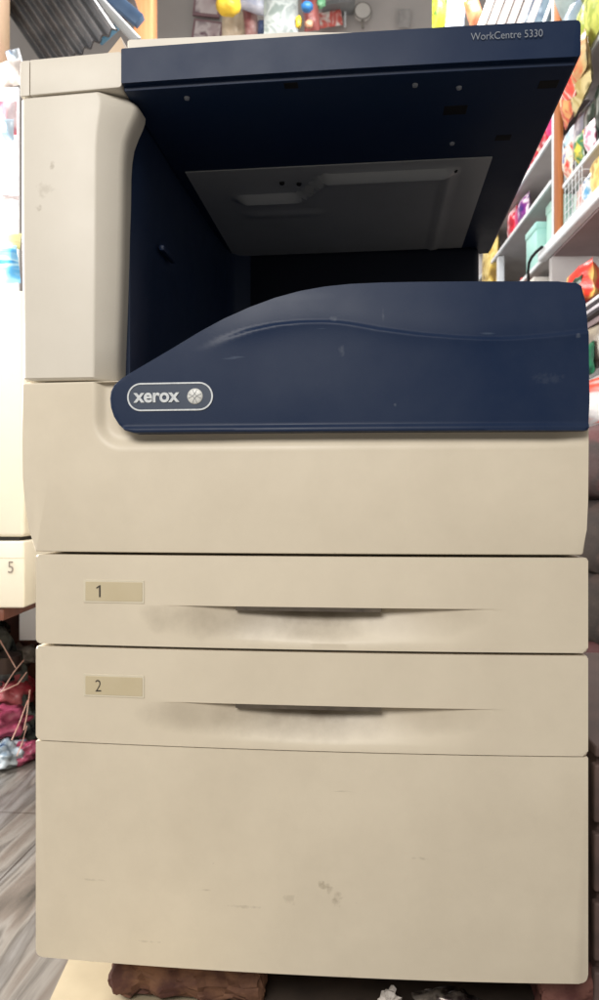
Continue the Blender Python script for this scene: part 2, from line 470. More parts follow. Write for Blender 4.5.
g = [[bm.verts.new((x0+(x1-x0)*i/nx, ya+(yb-ya)*(j/ny), pz-.0015-.0045*(xs1-x0-(x1-x0)*i/nx)/(xs1-xs0)+ridge(x0+(x1-x0)*i/nx, ya+(yb-ya)*(j/ny)))) for i in range(nx+1)] for j in range(ny+1)]
for j in range(ny):
    for i in range(nx): bm.faces.new((g[j][i], g[j][i+1], g[j+1][i+1], g[j+1][i]))
ex = bmesh.ops.extrude_face_region(bm, geom=bm.faces[:])
for e in ex['geom']:
    if isinstance(e, bmesh.types.BMVert): e.co.z = pz+.002
plate = obj('underside_plate', bm, m_plate, cop)
def disc(name, c, r, h, m, par, n=16):
    bm = bmesh.new(); bmesh.ops.create_cone(bm, cap_ends=True, segments=n, radius1=r, radius2=r*.8, depth=h)
    for v in bm.verts: v.co = Vector((v.co.x, v.co.y, -v.co.z))+Vector(c)
    return obj(name, bm, m, par)
def tz(x): return pz-.0045*(xs1-x)/(xs1-xs0)
for (px, py) in ((455, 169), (282, 180), (299, 181)):
    q = under(px, py); disc('screw', (q.x, q.y, tz(q.x)-.003), .004, .003, m_black, plate)
for (px, py, w) in ((548, 85, .011), (503, 138, .010), (291, 84, .008), (455, 110, .014)):
    q = under(px, py); obj('clip_hole', box_bm(q.x-w, q.x+w, q.y-w*.8, q.y+w*.8, tz(q.x)-.0004, tz(q.x)+.003, .0005, 1), m_black, head)
m_spot = mat('pale scuffed plastic', (.16, .18, .22), .5, col2=(.3, .32, .36), scale=300)
for (px, py) in ((187, 95), (415, 84), (459, 87), (452, 143)):
    q = under(px, py); disc('rivet', (q.x, q.y, tz(q.x)-.001), .0035, .003, m_spot, head)

# --- navy front cover
cpx = [(588.5, 430.5), (128, 433)]
def T(px, py): q = P(px, py, -.012); return (q.x, q.z)
out = [T(588.5, 430.5), T(590, 400), T(589, 340), T(587, 300), T(584, 283), T(578, 279.5), T(560, 279), T(520, 279.3), T(470, 280), T(420, 281), T(380, 282.2), T(350, 284), T(325, 286.8), T(300, 291.5), T(275, 298.5),
       T(250, 308), T(225, 320), T(200, 334), T(175, 349), T(150, 363.5), T(130, 375), T(120, 381), T(115, 386), T(112, 392), T(111, 399), T(112, 408), T(115, 417), T(120, 425), T(127, 431), T(136, 433.6)]
rd = [.003]+[0]*29
def crease_z(x):
    pts = [(190, 357), (205, 351), (225, 341), (250, 332), (275, 326.5), (300, 324), (330, 323.5), (350, 325.5), (380, 331), (420, 336), (460, 339), (500, 340), (530, 338), (560, 335), (590, 331)]
    px = 299.5+F*0  # invert x -> px
    q = Vector((x, -.012, CZ))-CAM; px = 299.5+F*(q.dot(RT)/q.dot(FW))
    for (a, b), (c, d) in zip(pts, pts[1:]):
        if a <= px <= c: py = b+(d-b)*(px-a)/(c-a); return P(px, py, -.012).z, px
    return (P(px, pts[0][1] if px < 190 else pts[-1][1], -.012).z, px)
cx0, cx1 = T(111, 400)[0], T(589, 400)[0]
cz0, cz1 = T(300, 434)[1], T(500, 279)[1]
cxs = [cx0+(cx1-cx0)*i/80 for i in range(1, 80)]; czs = [cz0+(cz1-cz0)*i/90 for i in range(1, 90)]
def cdisp(x, z, front, w):
    zc, px = crease_z(x)
    d = bulge(x)*.9
    fade = smooth((px-195)/70)
    if w > .55:
        t = (z-zc)
        d += fade*(.0035*smooth((t+.0008)/.0032)) + .010*smooth(t/.09)*fade   # above the crease the cover steps back and leans away
        if t < 0: d += fade*.0022*(1-math.exp(t/.012))   # a soft roll just below the crease
        # bottom lip flares out
        d += -.003*smooth((cz0+.010-z)/.004)
    return d
cover = obj('front_cover', panel_bm(rounded(out, rd, 4), -.012, .035, .0055, 4, cxs, czs, cdisp), m_cover, cop, angle=60)
# badge
ax0, ax1 = X(127.5, -.018), X(213.5, -.018); az1, az0 = Z(382.8, 170, -.018), Z(411, 170, -.018)
def cov_y(x, z): return -.012+cdisp(x, z, True, 1)
def stadium(x0, x1, z0, z1, n=20):
    r = (z1-z0)/2; zc = (z0+z1)/2; o = []
    for k in range(n+1): a = -math.pi/2+math.pi*k/n; o.append((x1-r+r*math.cos(a), zc+r*math.sin(a)))
    for k in range(n+1): a = math.pi/2+math.pi*k/n; o.append((x0+r+r*math.cos(a), zc+r*math.sin(a)))
    return o
b = panel_bm(stadium(ax0, ax1, az0, az1), 0, .004, .0003, 1, [ax0+(ax1-ax0)*i/10 for i in range(1, 10)])
for v in b.verts: v.co.y += cov_y(v.co.x, (az0+az1)/2)-.0004
m_badge = mat('badge navy', (.022, .035, .065), .4, col2=(.03, .045, .075), scale=60)
badge = obj('badge', b, m_badge, cover)
so = stadium(ax0, ax1, az0, az1); si = stadium(ax0+.0017, ax1-.0017, az0+.0017, az1-.0017)
bm = bmesh.new(); R_ = []
for (p, q) in zip(so, si):
    y = cov_y(p[0], (az0+az1)/2)
    R_.append([bm.verts.new((p[0], y-.0003, p[1])), bm.verts.new((p[0], y-.0012, p[1])), bm.verts.new((q[0], y-.0012, q[1])), bm.verts.new((q[0], y-.0003, q[1]))])
for i in range(len(R_)):
    for k in range(4): bm.faces.new((R_[i-1][k], R_[i-1][(k+1) % 4], R_[i][(k+1) % 4], R_[i][k]))
obj('badge_rim', bm, m_silver, badge)
bxm = X(158, -.018); th = math.atan(bslope(bxm)*.9)
zc = (az0+az1)/2
text_obj('lettering', 'xerox', .0212, (X(135, -.018), cov_y(X(135, -.018), zc)-.0012, zc-.0056), m_silver, badge, rotz=th, extrude=.0003, off=.0006, sx=.98)
bm = bmesh.new(); bmesh.ops.create_uvsphere(bm, u_segments=24, v_segments=12, radius=.0088)
sx_, sz_ = X(195.6, -.018), zc
for v in bm.verts: v.co = Vector((sx_+v.co.x, cov_y(sx_, sz_)-.0008+v.co.y*.22, sz_+v.co.z))
ball = obj('emblem', bm, mat('emblem silver', (.66, .66, .62), .35, col2=(.5, .5, .48), scale=150), badge)
bm = bmesh.new()
for sgn in (1, -1):
    for off in (-.0016, .0016):
        pts = []
        for k in range(9):
            t = -1+2*k/8; a = t*.0068; o = off+.0018*t*t*(1 if off > 0 else -1)
            x = (a+o)*.72; z = (a*sgn-o*sgn)*.72
            rr = min(1, (x*x+z*z)/.0088**2); pts.append((sx_+x, cov_y(sx_, sz_)-.0008-.22*.0088*math.sqrt(1-rr)-.0001, sz_+z))
        tube_bm(pts, .00035, 5, bm)
obj('emblem_lines', bm, mat('emblem grey', (.25, .26, .27), .5, col2=(.3, .3, .3)), ball)

# feet under the cabinet
for (fx, fy) in ((xL+.07, .10), (xR-.07, .10), (xL+.07, .50), (xR-.07, .50)):
    bm = bmesh.new(); bmesh.ops.create_cone(bm, cap_ends=True, segments=20, radius1=.020, radius2=.024, depth=.018)
    for v in bm.verts: v.co += Vector((fx, fy, zb-.0085))
    obj('foot', bm, m_black, cop)

# ------------------------------------------------------------------ FLOOR
def floor_mat():
    m = bpy.data.materials.new('veined grey tile'); m.use_nodes = True; nt = m.node_tree; L = nt.links.new; b = nt.nodes['Principled BSDF']
    tc = add_node(nt, 'ShaderNodeTexCoord'); mp = add_node(nt, 'ShaderNodeMapping')
    mp.inputs['Rotation'].default_value = (0, 0, R(-38)); mp.inputs['Scale'].default_value = (6.5, .75, 1)
    L(tc.outputs['Object'], mp.inputs[0])
    n = add_node(nt, 'ShaderNodeTexNoise'); n.inputs['Scale'].default_value = 2.4; n.inputs['Detail'].default_value = 8
    n.inputs['Distortion'].default_value = .45; L(mp.outputs[0], n.inputs['Vector'])
    rp = add_node(nt, 'ShaderNodeValToRGB'); e = rp.color_ramp.elements
    e[0].position = .30; e[0].color = srgb(67, 63, 58); e[1].position = .72; e[1].color = srgb(134, 131, 128)
    for p, c in ((.42, srgb(103, 95, 88)), (.48, srgb(122, 117, 111)), (.53, srgb(89, 84, 79)), (.60, srgb(123, 120, 117))):
        q = e.new(p); q.color = c
    L(n.outputs['Fac'], rp.inputs['Fac'])
    bk = add_node(nt, 'ShaderNodeTexBrick'); bk.offset = 0
    bk.inputs['Scale'].default_value = 1; bk.inputs['Brick Width'].default_value = .6; bk.inputs['Row Height'].default_value = .6
    bk.inputs['Mortar Size'].default_value = .002; bk.inputs['Color1'].default_value = bk.inputs['Color2'].default_value = (1, 1, 1, 1)
    bk.inputs['Mortar'].default_value = (.45, .42, .4, 1); L(tc.outputs['Object'], bk.inputs['Vector'])
    mx = add_node(nt, 'ShaderNodeMix', data_type='RGBA', blend_type='MULTIPLY'); mx.inputs[0].default_value = 1
    L(rp.outputs[0], mx.inputs[6]); L(bk.outputs[0], mx.inputs[7]); L(mx.outputs[2], b.inputs['Base Color'])
    b.inputs['Roughness'].default_value = .28
    return m
def PF(px, py, z=0):         # point on a level plane at height z
    k = FW + RT*((px-299.5)/F) + Vector((0, 0, (500-py)/F)); return CAM + k*((z-CZ)/k.z)
bm = bmesh.new(); bmesh.ops.create_grid(bm, x_segments=4, y_segments=4, size=4)
for v in bm.verts: v.co += Vector((0, 1.6, 0))
tag(obj('floor', bm, floor_mat(), None, False), kind='structure')
# cream tile strip laid over the floor
q = [PF(49, 1002, .004), PF(68, 961, .004)]
d = (q[1]-q[0]).normalized()
a0 = q[0]-d*.5; a1 = q[0]+d*.35
bm = bmesh.new()
lo = [a0, a0+Vector((.20, -.01, 0)), a1+Vector((.20, -.01, 0)), a1]
vs = [bm.verts.new((p.x, p.y, .0008)) for p in lo]+[bm.verts.new((p.x, p.y, .004)) for p in lo]
for f in ((0, 1, 2, 3), (4, 5, 6, 7), (0, 1, 5, 4), (1, 2, 6, 5), (2, 3, 7, 6), (3, 0, 4, 7)): bm.faces.new([vs[i] for i in f])
tag(obj('floor_tile', bm, mat('cream tile', srgb(176, 162, 136), .4, col2=srgb(158, 145, 120), scale=12), None, False), kind='structure')

# ------------------------------------------------------------------ blocks under the copier
def rock_mat(nm, a, b2): return mat(nm, a, .8, col2=b2, scale=30, amt=.22, bump=1.0, bscale=70, detail=10)
def rough_block(nm, x0, x1, y0, y1, h, m, label, seed, amp=.007, group=None):
    bm = box_bm(x0, x1, y0, y1, 0.0095, h, .008, 2)
    bmesh.ops.subdivide_edges(bm, edges=bm.edges[:], cuts=13, use_grid_fill=True)
    for v in bm.verts:
        if v.co.z > .011:
            n = noise.noise_vector(v.co*34+Vector((seed, 0, 0)))*amp*1.3+noise.noise_vector(v.co*90+Vector((seed, 3, 0)))*amp*.55+noise.noise_vector(v.co*220)*amp*.3
            if v.co.z > h-.004: n.z = min(n.z, 0)
            v.co += n
            if v.co.z > h: v.co.z = h
    o = obj(nm, bm, m, None, angle=24); recentre(o)
    return tag(o, label, 'brick', group)
hb = zb-.0182
blk = 'rough blocks propping up the photocopier'
ra = PF(92, 1010, .03)
rough_block('stone_block', X(112, .06), X(262, .06), .050, .16, hb, rock_mat('maroon stone', srgb(78, 46, 38), srgb(122, 86, 64)), 'rough reddish-brown block under the left front of the photocopier', 2, .009, blk)
rough_block('stone_block', X(540, .06), X(625, .06), .045, .17, hb, rock_mat('maroon stone dark', srgb(92, 52, 48), srgb(128, 84, 74)), 'dark reddish block under the right front corner of the photocopier', 9, .006, blk)
rough_block('stone_block', X(268, .06), X(338, .06), .16, .26, .075, rock_mat('grey stone', srgb(74, 62, 54), srgb(102, 88, 74)), 'dull grey-brown block in the shade beside the maroon block', 5, .005, blk)
rough_block('stone_block', X(340, .08), X(372, .08), .12, .20, .070, rock_mat('wine stone', srgb(84, 38, 36), srgb(120, 60, 54)), 'small wine-red block below the middle of the photocopier', 12, .004, blk)
for fy in (.50,):
    rough_block('stone_block', xL+.02, xL+.14, fy-.05, fy+.06, hb, bpy.data.materials['maroon stone'], 'rough reddish-brown block under the left rear of the photocopier', 21, .006, blk)
    rough_block('stone_block', xR-.14, xR-.02, fy-.05, fy+.06, hb, bpy.data.materials['maroon stone dark'], 'dark reddish block under the right rear of the photocopier', 22, .006, blk)
o = obj('dark_mat', box_bm(X(200), xR+.1, .03, .60, .0045, .009, .001, 1), mat('dark brown rubber', srgb(58, 48, 42), .8, col2=srgb(84, 72, 62), scale=20)); recentre(o); tag(o, 'dark brown mat on the floor beneath the photocopier', 'mat')  # dark sheet stands in for the shade under the copier
# scraps
def crumple(nm, c, sx, sy, sz, m, label, cat, seed, sub=3, amp=.35, freq=2.2, group=None, flat=False, base=True):
    bm = bmesh.new(); bmesh.ops.create_icosphere(bm, subdivisions=sub, radius=1)
    for v in bm.verts:
        n = noise.noise(v.co*freq+Vector((seed, seed*.3, 0)))+.5*noise.noise(v.co*freq*2.7+Vector((0, seed, 0)))
        v.co *= 1+amp*n
        v.co = Vector((v.co.x*sx, v.co.y*sy, v.co.z*sz))+Vector(c)
    o = obj(nm, bm, m, None, smooth=not flat, angle=180)
    recentre(o); return tag(o, label, cat, group)
m_white = mat('white paper', srgb(225, 218, 210), .7, col2=srgb(200, 190, 182), scale=40)
q = PF(384, 1000, .05)
def scrap(nm, pts, m, label, cat):
    bm = bmesh.new(); vs = [bm.verts.new(p) for p in pts]; f = bm.faces.new(vs)
    ex = bmesh.ops.extrude_face_region(bm, geom=[f])
    for e in ex['geom']:
        if isinstance(e, bmesh.types.BMVert): e.co += Vector((0, .0015, .0005))
    o = obj(nm, bm, m, None, False); recentre(o); return tag(o, label, cat)
crumple('paper_scrap', P(389, 1000, .045), .011, .008, .013, m_white, 'crumpled white paper scrap sticking up below the cabinet door', 'paper', 15, 3, .7, 1.8, flat=True)
crumple('foil_wrapper', P(450, 1001, .05), .035, .02, .012, mat('dark foil', srgb(60, 50, 50), .25, .6, col2=srgb(170, 160, 150), scale=60, amt=.2), 'crumpled dark foil wrapper under the lower right of the copier', 'wrapper', 4, 3, .5)
for o in (bpy.data.objects['foil_wrapper'],): o.location.z = max(o.location.z, .0046)

# ------------------------------------------------------------------ ROOM
m_wall = mat('grey painted wall', srgb(168, 164, 162), .8, col2=srgb(182, 178, 176), scale=3)
BW = 4.9
def level_box(nm, px0, px1, d0, d1, z0, z1, m, bev=0):
    """box aligned with the view axes direction (room direction)"""
    l0 = (px0-299.5)/F*d0; l1 = (px1-299.5)/F*d0
    c = CAM+FW*((d0+d1)/2)+RT*((l0+l1)/2); c.z = (z0+z1)/2
    return obox_bm(c, RT, FW, Vector((0, 0, 1)), abs(l1-l0), d1-d0, z1-z0, bev)
tag(obj('back_wall', level_box('w', -200, 760, BW, BW+.15, 0, 4.2, m_wall), m_wall, None, False), kind='structure')
c = CAM+FW*1.2+RT*0
m_ceil = mat('pale ceiling', srgb(190, 186, 178), .8, col2=srgb(178, 172, 165), scale=3)

# --- shelf frame along the right
LS = 0.90; KS = (315-299.5)/F
def SP(px, py=None, z=None, out=0.0):
    """point on the shelf front plane seen at column px; out pushes it away into the shelf"""
    d = LS/((px-299.5)/F-KS)
    p = CAM+FW*d+RT*((px-299.5)/F*d)
    dirS = (FW+RT*KS).normalized(); nrm = RT-FW*KS; nrm.normalize()
    p = p+nrm*out
    p.z = CZ+((500-py)/F*d if z is None else z)
    return p
dirS = (FW+RT*KS).normalized(); nS = (RT-FW*KS).normalized(); UP = Vector((0, 0, 1))
def sbox(pxa, pxb, z0, z1, o0, o1, bev=0, bm=None):
    a = SP(pxa, z=0); b_ = SP(pxb, z=0)
    c = (a+b_)/2+nS*((o0+o1)/2); c.z = CZ+(z0+z1)/2
    return obox_bm(c, dirS, nS, UP, (a-b_).length, abs(o1-o0), z1-z0, bev, 2, bm)
m_shelf = mat('pale painted board', srgb(196, 194, 192), .55, col2=srgb(176, 172, 172), scale=8, stretch=(1, 1, 1))
m_edge = mat('white painted edge', srgb(226, 230, 232), .5, col2=srgb(205, 212, 218), scale=12)
m_wood = mat('orange varnished wood', srgb(178, 108, 52), .4, col2=srgb(140, 78, 36), scale=6, stretch=(18, 18, 1.5), detail=6)
m_cub = mat('mauve grey board', srgb(146, 128, 128), .7, col2=srgb(128, 112, 114), scale=8)
un1 = empty('shelving_unit', (*SP(520, z=0, out=.15).xy, 0), 'far bay of pale wall shelving beyond the orange wooden post', 'shelving')
for z in (.955, 1.215, 1.385, 1.60, 1.82):
    obj('shelf_board', sbox(478, 552, z-.012, z, .004, .32), m_shelf, un1, False)
    obj('board_edge', sbox(478, 552, z-.014, z+.002, -.006, .004, .001), m_edge, un1, False)
obj('back_panel', sbox(470, 552, -CZ+.002, 2.4, .32, .335), m_shelf, un1, False)
obj('upright', sbox(496.5, 498, -CZ+.002, 1.20, .0, .03, .001), m_edge, un1, False)
obj('end_panel', sbox(477, 477.8, -CZ+.002, 2.4, 0, .32), m_shelf, un1, False)
un2 = empty('shelving_unit', (*SP(600, z=0, out=.15).xy, 0), 'near bay of pale wall shelving in front of the orange wooden post', 'shelving')
for z in (.62, .30, .0, -.3):
    obj('shelf_board', sbox(564, 690, z-.014, z, .004, .36), m_cub, un2, False)
for z in (1.14, 1.467, 1.8):
    obj('shelf_board', sbox(562, 690, z-.010, z, .004, .36), m_shelf, un2, False)
    obj('board_edge', sbox(562, 690, z-.012, z+.002, -.004, .004, .001), m_edge, un2, False)
obj('counter_board', sbox(552, 690, .925, .955, .004, .36), m_cub, un2, False)
obj('counter_edge', sbox(545, 690, .93, .968, -.03, .004, .006), m_edge, un2, False)
obj('back_panel', sbox(556, 690, -CZ+.002, 2.4, .36, .375), m_cub, un2, False)
obj('divider', sbox(549, 552, -CZ+.002, .925, .0, .36), m_shelf, un2, False)
obj('post', None or sbox(551, 559.5, .97, 2.4, -.022, .0, .003), m_edge, un2, False) if False else None
pst = obj('wooden_post', sbox(557.2, 563.5, .969, 2.4, -.014, .0, .003), m_wood); recentre(pst)
tag(pst, 'upright orange varnished wooden post between the two shelving bays', 'post')
pst2 = obj('white_trim', sbox(554.6, 557, .969, 2.4, -.012, .0, .002), m_edge); recentre(pst2)
tag(pst2, 'thin white upright strip along the orange wooden post', 'trim')

# --- goods
def pack_mat(nm, cols, scale=18, rough=.35, stretch=(1, 1, 1)):
    m = bpy.data.materials.new(nm); m.use_nodes = True; nt = m.node_tree; L = nt.links.new; b = nt.nodes['Principled BSDF']
    tc = add_node(nt, 'ShaderNodeTexCoord'); mp = add_node(nt, 'ShaderNodeMapping'); mp.inputs['Scale'].default_value = stretch
    L(tc.outputs['Object'], mp.inputs[0])
    n = add_node(nt, 'ShaderNodeTexNoise'); n.inputs['Scale'].default_value = scale; n.inputs['Detail'].default_value = 2; n.inputs['Distortion'].default_value = .6
    L(mp.outputs[0], n.inputs['Vector'])
    rp = add_node(nt, 'ShaderNodeValToRGB'); rp.color_ramp.interpolation = 'EASE'; e = rp.color_ramp.elements
    N = len(cols); e[0].position = .33; e[0].color = srgb(*cols[0]); e[1].position = .67; e[1].color = srgb(*cols[-1])
    for i in range(1, N-1): q = e.new(.33+.34*i/(N-1)); q.color = srgb(*cols[i])
    L(n.outputs['Fac'], rp.inputs[0]); L(rp.outputs[0], b.inputs['Base Color']); b.inputs['Roughness'].default_value = rough
    bp = add_node(nt, 'ShaderNodeBump'); bp.inputs['Strength'].default_value = .6; bp.inputs['Distance'].default_value = .004
    n2 = add_node(nt, 'ShaderNodeTexNoise'); n2.inputs['Scale'].default_value = 40; L(tc.outputs['Object'], n2.inputs['Vector'])
    L(n2.outputs['Fac'], bp.inputs['Height']); L(bp.outputs[0], b.inputs['Normal'])
    return m
def pillow_bm(c, ax, ay, az, sx, sy, sz, seed=0, n=8, wr=.006):
    """packet: flat sealed edges, swollen middle; sx wide, sy thick, sz tall"""
    bm = bmesh.new()
    G = {}
    for sgn in (1, -1):
        for i in range(n+1):
            for j in range(n+1):
                u = -1+2*i/n; v = -1+2*j/n
                if abs(u) == 1 or abs(v) == 1:
                    if sgn == -1: G[(sgn, i, j)] = G[(1, i, j)]; continue
                h = (1-abs(u)**3)*(1-abs(v)**4)
                k = noise.noise(Vector((u*2+seed, v*2, sgn)))*wr
                p = Vector(c)+ax*(u*sx/2*(1-.06*(1-abs(v)**2)*0))+az*(v*sz/2)+ay*(sgn*h*sy/2+k)
                G[(sgn, i, j)] = bm.verts.new(p)
        for i in range(n):
            for j in range(n):
                try: bm.faces.new((G[(sgn, i, j)], G[(sgn, i+1, j)], G[(sgn, i+1, j+1)], G[(sgn, i, j+1)]))
                except Exception: pass
    return bm
def packet(nm, px, zbase, o, w, t, h, m, label, group, seed, face='front', tilt=0, cat='packet'):
    p = SP(px, z=zbase, out=o); p.z += h/2
    ax, ay = (dirS, nS) if face == 'front' else (nS, dirS)
    az = (UP*math.cos(tilt)+ax*math.sin(tilt)); ax = (ax*math.cos(tilt)-UP*math.sin(tilt))
    ob = obj(nm, pillow_bm(p, ax, ay, az, w, t, h, seed), m, angle=60); recentre(ob)
    return tag(ob, label, cat, group)
mr = pack_mat('red crisp packet', [(150, 20, 40), (200, 40, 60), (235, 200, 205), (180, 30, 50)], 16)
mp_ = pack_mat('purple packet', [(60, 30, 110), (120, 40, 130), (230, 210, 225), (70, 40, 120)], 16)
mm = pack_mat('magenta packet', [(190, 30, 110), (210, 60, 120), (240, 200, 215)], 16)
g1 = 'packets on the far shelving bay'
packet('snack_packet', 503.5, 1.217, .05, .16, .05, .135, mr, 'red and white packet at the far end of the shelf row', g1, 1)
packet('snack_packet', 507.5, 1.217, .03, .13, .05, .15, mr, 'second red packet standing beside the magenta packet', g1, 2)
packet('snack_packet', 512.5, 1.217, .04, .13, .05, .135, mm, 'magenta packet between the red and purple packets', g1, 3)
packet('snack_packet', 517.5, 1.217, .03, .15, .05, .13, mp_, 'purple and white packet at the near end of the row', g1, 4)
for i, px in enumerate((499.5, 505.5, 511, 516.5, 522, 527, 532, 537, 542, 547)):
    packet('snack_packet', px, 1.387, .02+.01*(i % 2), .16, .06, .17, (mr, mm, mr, pack_mat('cream packet %d' % i, [(200, 60, 60), (230, 215, 190), (170, 40, 50)], 14))[i % 4], '%s packet, %s from the wooden post in the far bay top row' % (('red', 'magenta', 'red', 'cream')[i % 4], ('tenth', 'ninth', 'eighth', 'seventh', 'sixth', 'fifth', 'fourth', 'third', 'second', 'nearest')[i]), g1, 20+i)
mt = mat('pale turquoise card', srgb(150, 205, 198), .5, col2=srgb(178, 220, 212), scale=10)
def carton(nm, pxa, pxb, zb_, h, o0, o1, m, label, group, cat='box', lid=True):
    e = empty(nm, SP((pxa+pxb)/2, z=zb_, out=(o0+o1)/2), label, cat, group)
    obj('box_body', sbox(pxa, pxb, zb_, zb_+h, o0, o1, .003), m, e)
    if lid: obj('box_lid', sbox(pxa-.25, pxb+.25, zb_+h*.86, zb_+h+.004, o0-.003, o1+.003, .002), m, e)
    return e
g2 = 'turquoise cartons on the far bay'
carton('carton', 526, 536.5, .957, .17, .0, .14, mt, 'pale turquoise carton at the front edge of the far bay', g2)
carton('carton', 539, 549, .957, .215, .03, .2, mat('pale mint card', srgb(172, 214, 202), .5, col2=srgb(190, 226, 214), scale=10), 'taller mint carton between the turquoise carton and the post', g2)
# below: jars
def jar(px, zb_, h, r, o, m, ml, label, group):
    p = SP(px, z=zb_, out=o); e = empty('jar', p, label, 'jar', group)
    bm = bmesh.new(); bmesh.ops.create_cone(bm, cap_ends=True, segments=24, radius1=r, radius2=r, depth=h)
    bmesh.ops.bevel(bm, geom=[x for x in bm.edges if len(x.link_faces) == 2 and abs(x.verts[0].co.z-x.verts[1].co.z) < 1e-5], offset=r*.18, segments=3, affect='EDGES')
    for v in bm.verts: v.co += p+Vector((0, 0, h/2))
    obj('jar_body', bm, m, e)
    bm = bmesh.new(); bmesh.ops.create_cone(bm, cap_ends=True, segments=24, radius1=r*.8, radius2=r*.8, depth=h*.22)
    for v in bm.verts: v.co += p+Vector((0, 0, h*1.11))
    obj('jar_lid', bm, ml, e)
mred = mat('red plastic lid', srgb(205, 50, 45), .35, col2=srgb(180, 40, 38), scale=10)
mjw = pack_mat('pink white jar label', [(235, 225, 225), (220, 190, 190), (200, 70, 70)], 20)
g3 = 'jars on the lower board'
obj('shelf_board', sbox(478, 545, .74, .752, .004, .32), m_shelf, un1, False)
jar(517.5, .753, .19, .035, .04, mjw, mred, 'slim white jar with red lid left of the wrapped bundle', g3)
jar(522.5, .753, .17, .04, .05, mjw, mred, 'wider pinkish jar with red lid behind the cartons', g3)
carton('carton', 499, 513, .753, .2, .02, .2, mat('dusty blue card', srgb(92, 120, 150), .6, col2=srgb(110, 135, 160), scale=12), 'dusty blue carton beside the slim white jar', 'cartons on the lower board')
carton('carton', 526, 534, .753, .16, .0, .16, mat('white card', srgb(222, 218, 210), .6, col2=srgb(200, 196, 190), scale=12), 'white carton below the turquoise carton', 'cartons on the lower board')
packet('snack_packet', 487.5, .95, .02, .28, .08, .42, pack_mat('mustard sack', [(120, 95, 40), (190, 160, 70), (225, 205, 130), (110, 90, 50)], 14), 'mustard and brown packet at the far left of the shelving', g1, 31)
packet('snack_packet', 484, .5, .02, .34, .08, .42, pack_mat('mustard sack two', [(120, 95, 60), (170, 140, 80), (215, 195, 150)], 14), 'tan packet low down at the far left of the shelving', g1, 32)
# black cable
bm = tube_bm([SP(541, 282, out=-.05), SP(540.5, 272, out=-.05), SP(541.5, 263, out=-.05), SP(544.5, 257, out=-.05), SP(549, 252, out=-.05), SP(554, 247, out=-.045)], .006, 8)
o = obj('cable', bm, m_black); recentre(o); tag(o, 'black cable curving up against the white shelf edge', 'cable')

# near bay goods
wire = empty('wire_basket', SP(571, z=.97, out=.1), 'white wire basket of pale packs beside the wooden post', 'basket')
bm = bmesh.new()
for k in range(9):
    z = .975+k*.028
    tube_bm([SP(564.5, z=z, out=.0), SP(582, z=z, out=.0)], .0014, 6, bm)
    tube_bm([SP(582, z=z, out=.0), SP(582, z=z, out=.2)], .0014, 6, bm)
for px in (565, 568.5, 572, 575.5, 579, 582):
    tube_bm([SP(px, z=.97, out=0), SP(px, z=1.2, out=0)], .0015, 6, bm)
obj('basket_wires', bm, m_edge, wire)
g4 = 'goods on the near shelving bay'
packet('snack_packet', 567.5, .968, .06, .14, .07, .155, pack_mat('mint pack', [(150, 200, 185), (205, 225, 215), (120, 175, 165)], 12), 'mint green packet inside the wire basket', g4, 41)
packet('snack_packet', 574.5, .968, .05, .16, .07, .15, pack_mat('rosy pack', [(190, 130, 125), (225, 200, 190), (200, 90, 100)], 14), 'rosy packet inside the wire basket', g4, 42)
packet('snack_packet', 584.5, .968, .05, .12, .07, .12, pack_mat('pink pack', [(200, 90, 110), (180, 130, 130), (225, 190, 180)], 14), 'small pink packet right of the wire basket', g4, 43)
packet('snack_packet', 593.5, .968, .04, .18, .09, .155, pack_mat('straw pack', [(190, 165, 95), (222, 200, 130), (165, 130, 70)], 16), 'straw yellow packet on the counter at the right edge', g4, 44)
film = mat('cloudy plastic film', srgb(176, 190, 188), .25, col2=srgb(132, 150, 150), scale=14, bump=1, bscale=25, spec=.7)
film2 = mat('bluish plastic film', srgb(112, 132, 158), .25, col2=srgb(170, 186, 196), scale=12, bump=1, bscale=25, spec=.7)
packet('plastic_pouch', 566.5, 1.142, .03, .14, .08, .2, pack_mat('sky white pouch', [(120, 170, 195), (222, 228, 232), (170, 200, 210), (60, 75, 90)], 26), 'sky blue and white pouch beside the wooden post', g4, 51, cat='pouch')
packet('plastic_pouch', 575, 1.142, .04, .15, .08, .22, pack_mat('grey violet pouch', [(95, 92, 105), (140, 138, 150), (200, 195, 200)], 14), 'grey violet pouch behind the sky blue pouch', g4, 52, cat='pouch')
packet('plastic_pouch', 586, 1.142, .04, .20, .08, .2, pack_mat('black green pouch', [(25, 35, 32), (45, 60, 52), (150, 155, 150)], 14), 'black pouch standing below the red and cream packets', g4, 53, cat='pouch')
packet('plastic_pouch', 597.5, 1.142, .04, .20, .08, .22, pack_mat('black green pouch', [(25, 35, 32), (45, 60, 52), (150, 155, 150)], 14), 'black pouch at the right edge of the picture', g4, 54, cat='pouch')
packet('snack_packet', 577.5, 1.30, -.03, .13, .05, .16, pack_mat('peach pack', [(215, 170, 110), (200, 90, 70), (228, 205, 160)], 20), 'peach and red packet hanging above the black pouch', g4, 55, tilt=.3)
packet('snack_packet', 590, 1.30, -.03, .17, .05, .17, pack_mat('ochre pack', [(170, 150, 90), (205, 190, 140), (120, 110, 70)], 18), 'ochre packet hanging beside the black pouch', g4, 56, tilt=.2)
packet('snack_packet', 585.5, 1.34, -.05, .16, .04, .17, pack_mat('red white pack', [(205, 50, 45), (225, 90, 70), (235, 210, 200), (190, 40, 40)], 16), 'bright red packet hanging below the upper near shelf', g4, 57, tilt=-.3)
packet('snack_packet', 594.5, 1.35, -.05, .13, .04, .13, pack_mat('tan red pack', [(200, 90, 60), (190, 160, 110), (160, 150, 110)], 16), 'tan and red packet hanging right of the bright red packet', g4, 58, tilt=.1)
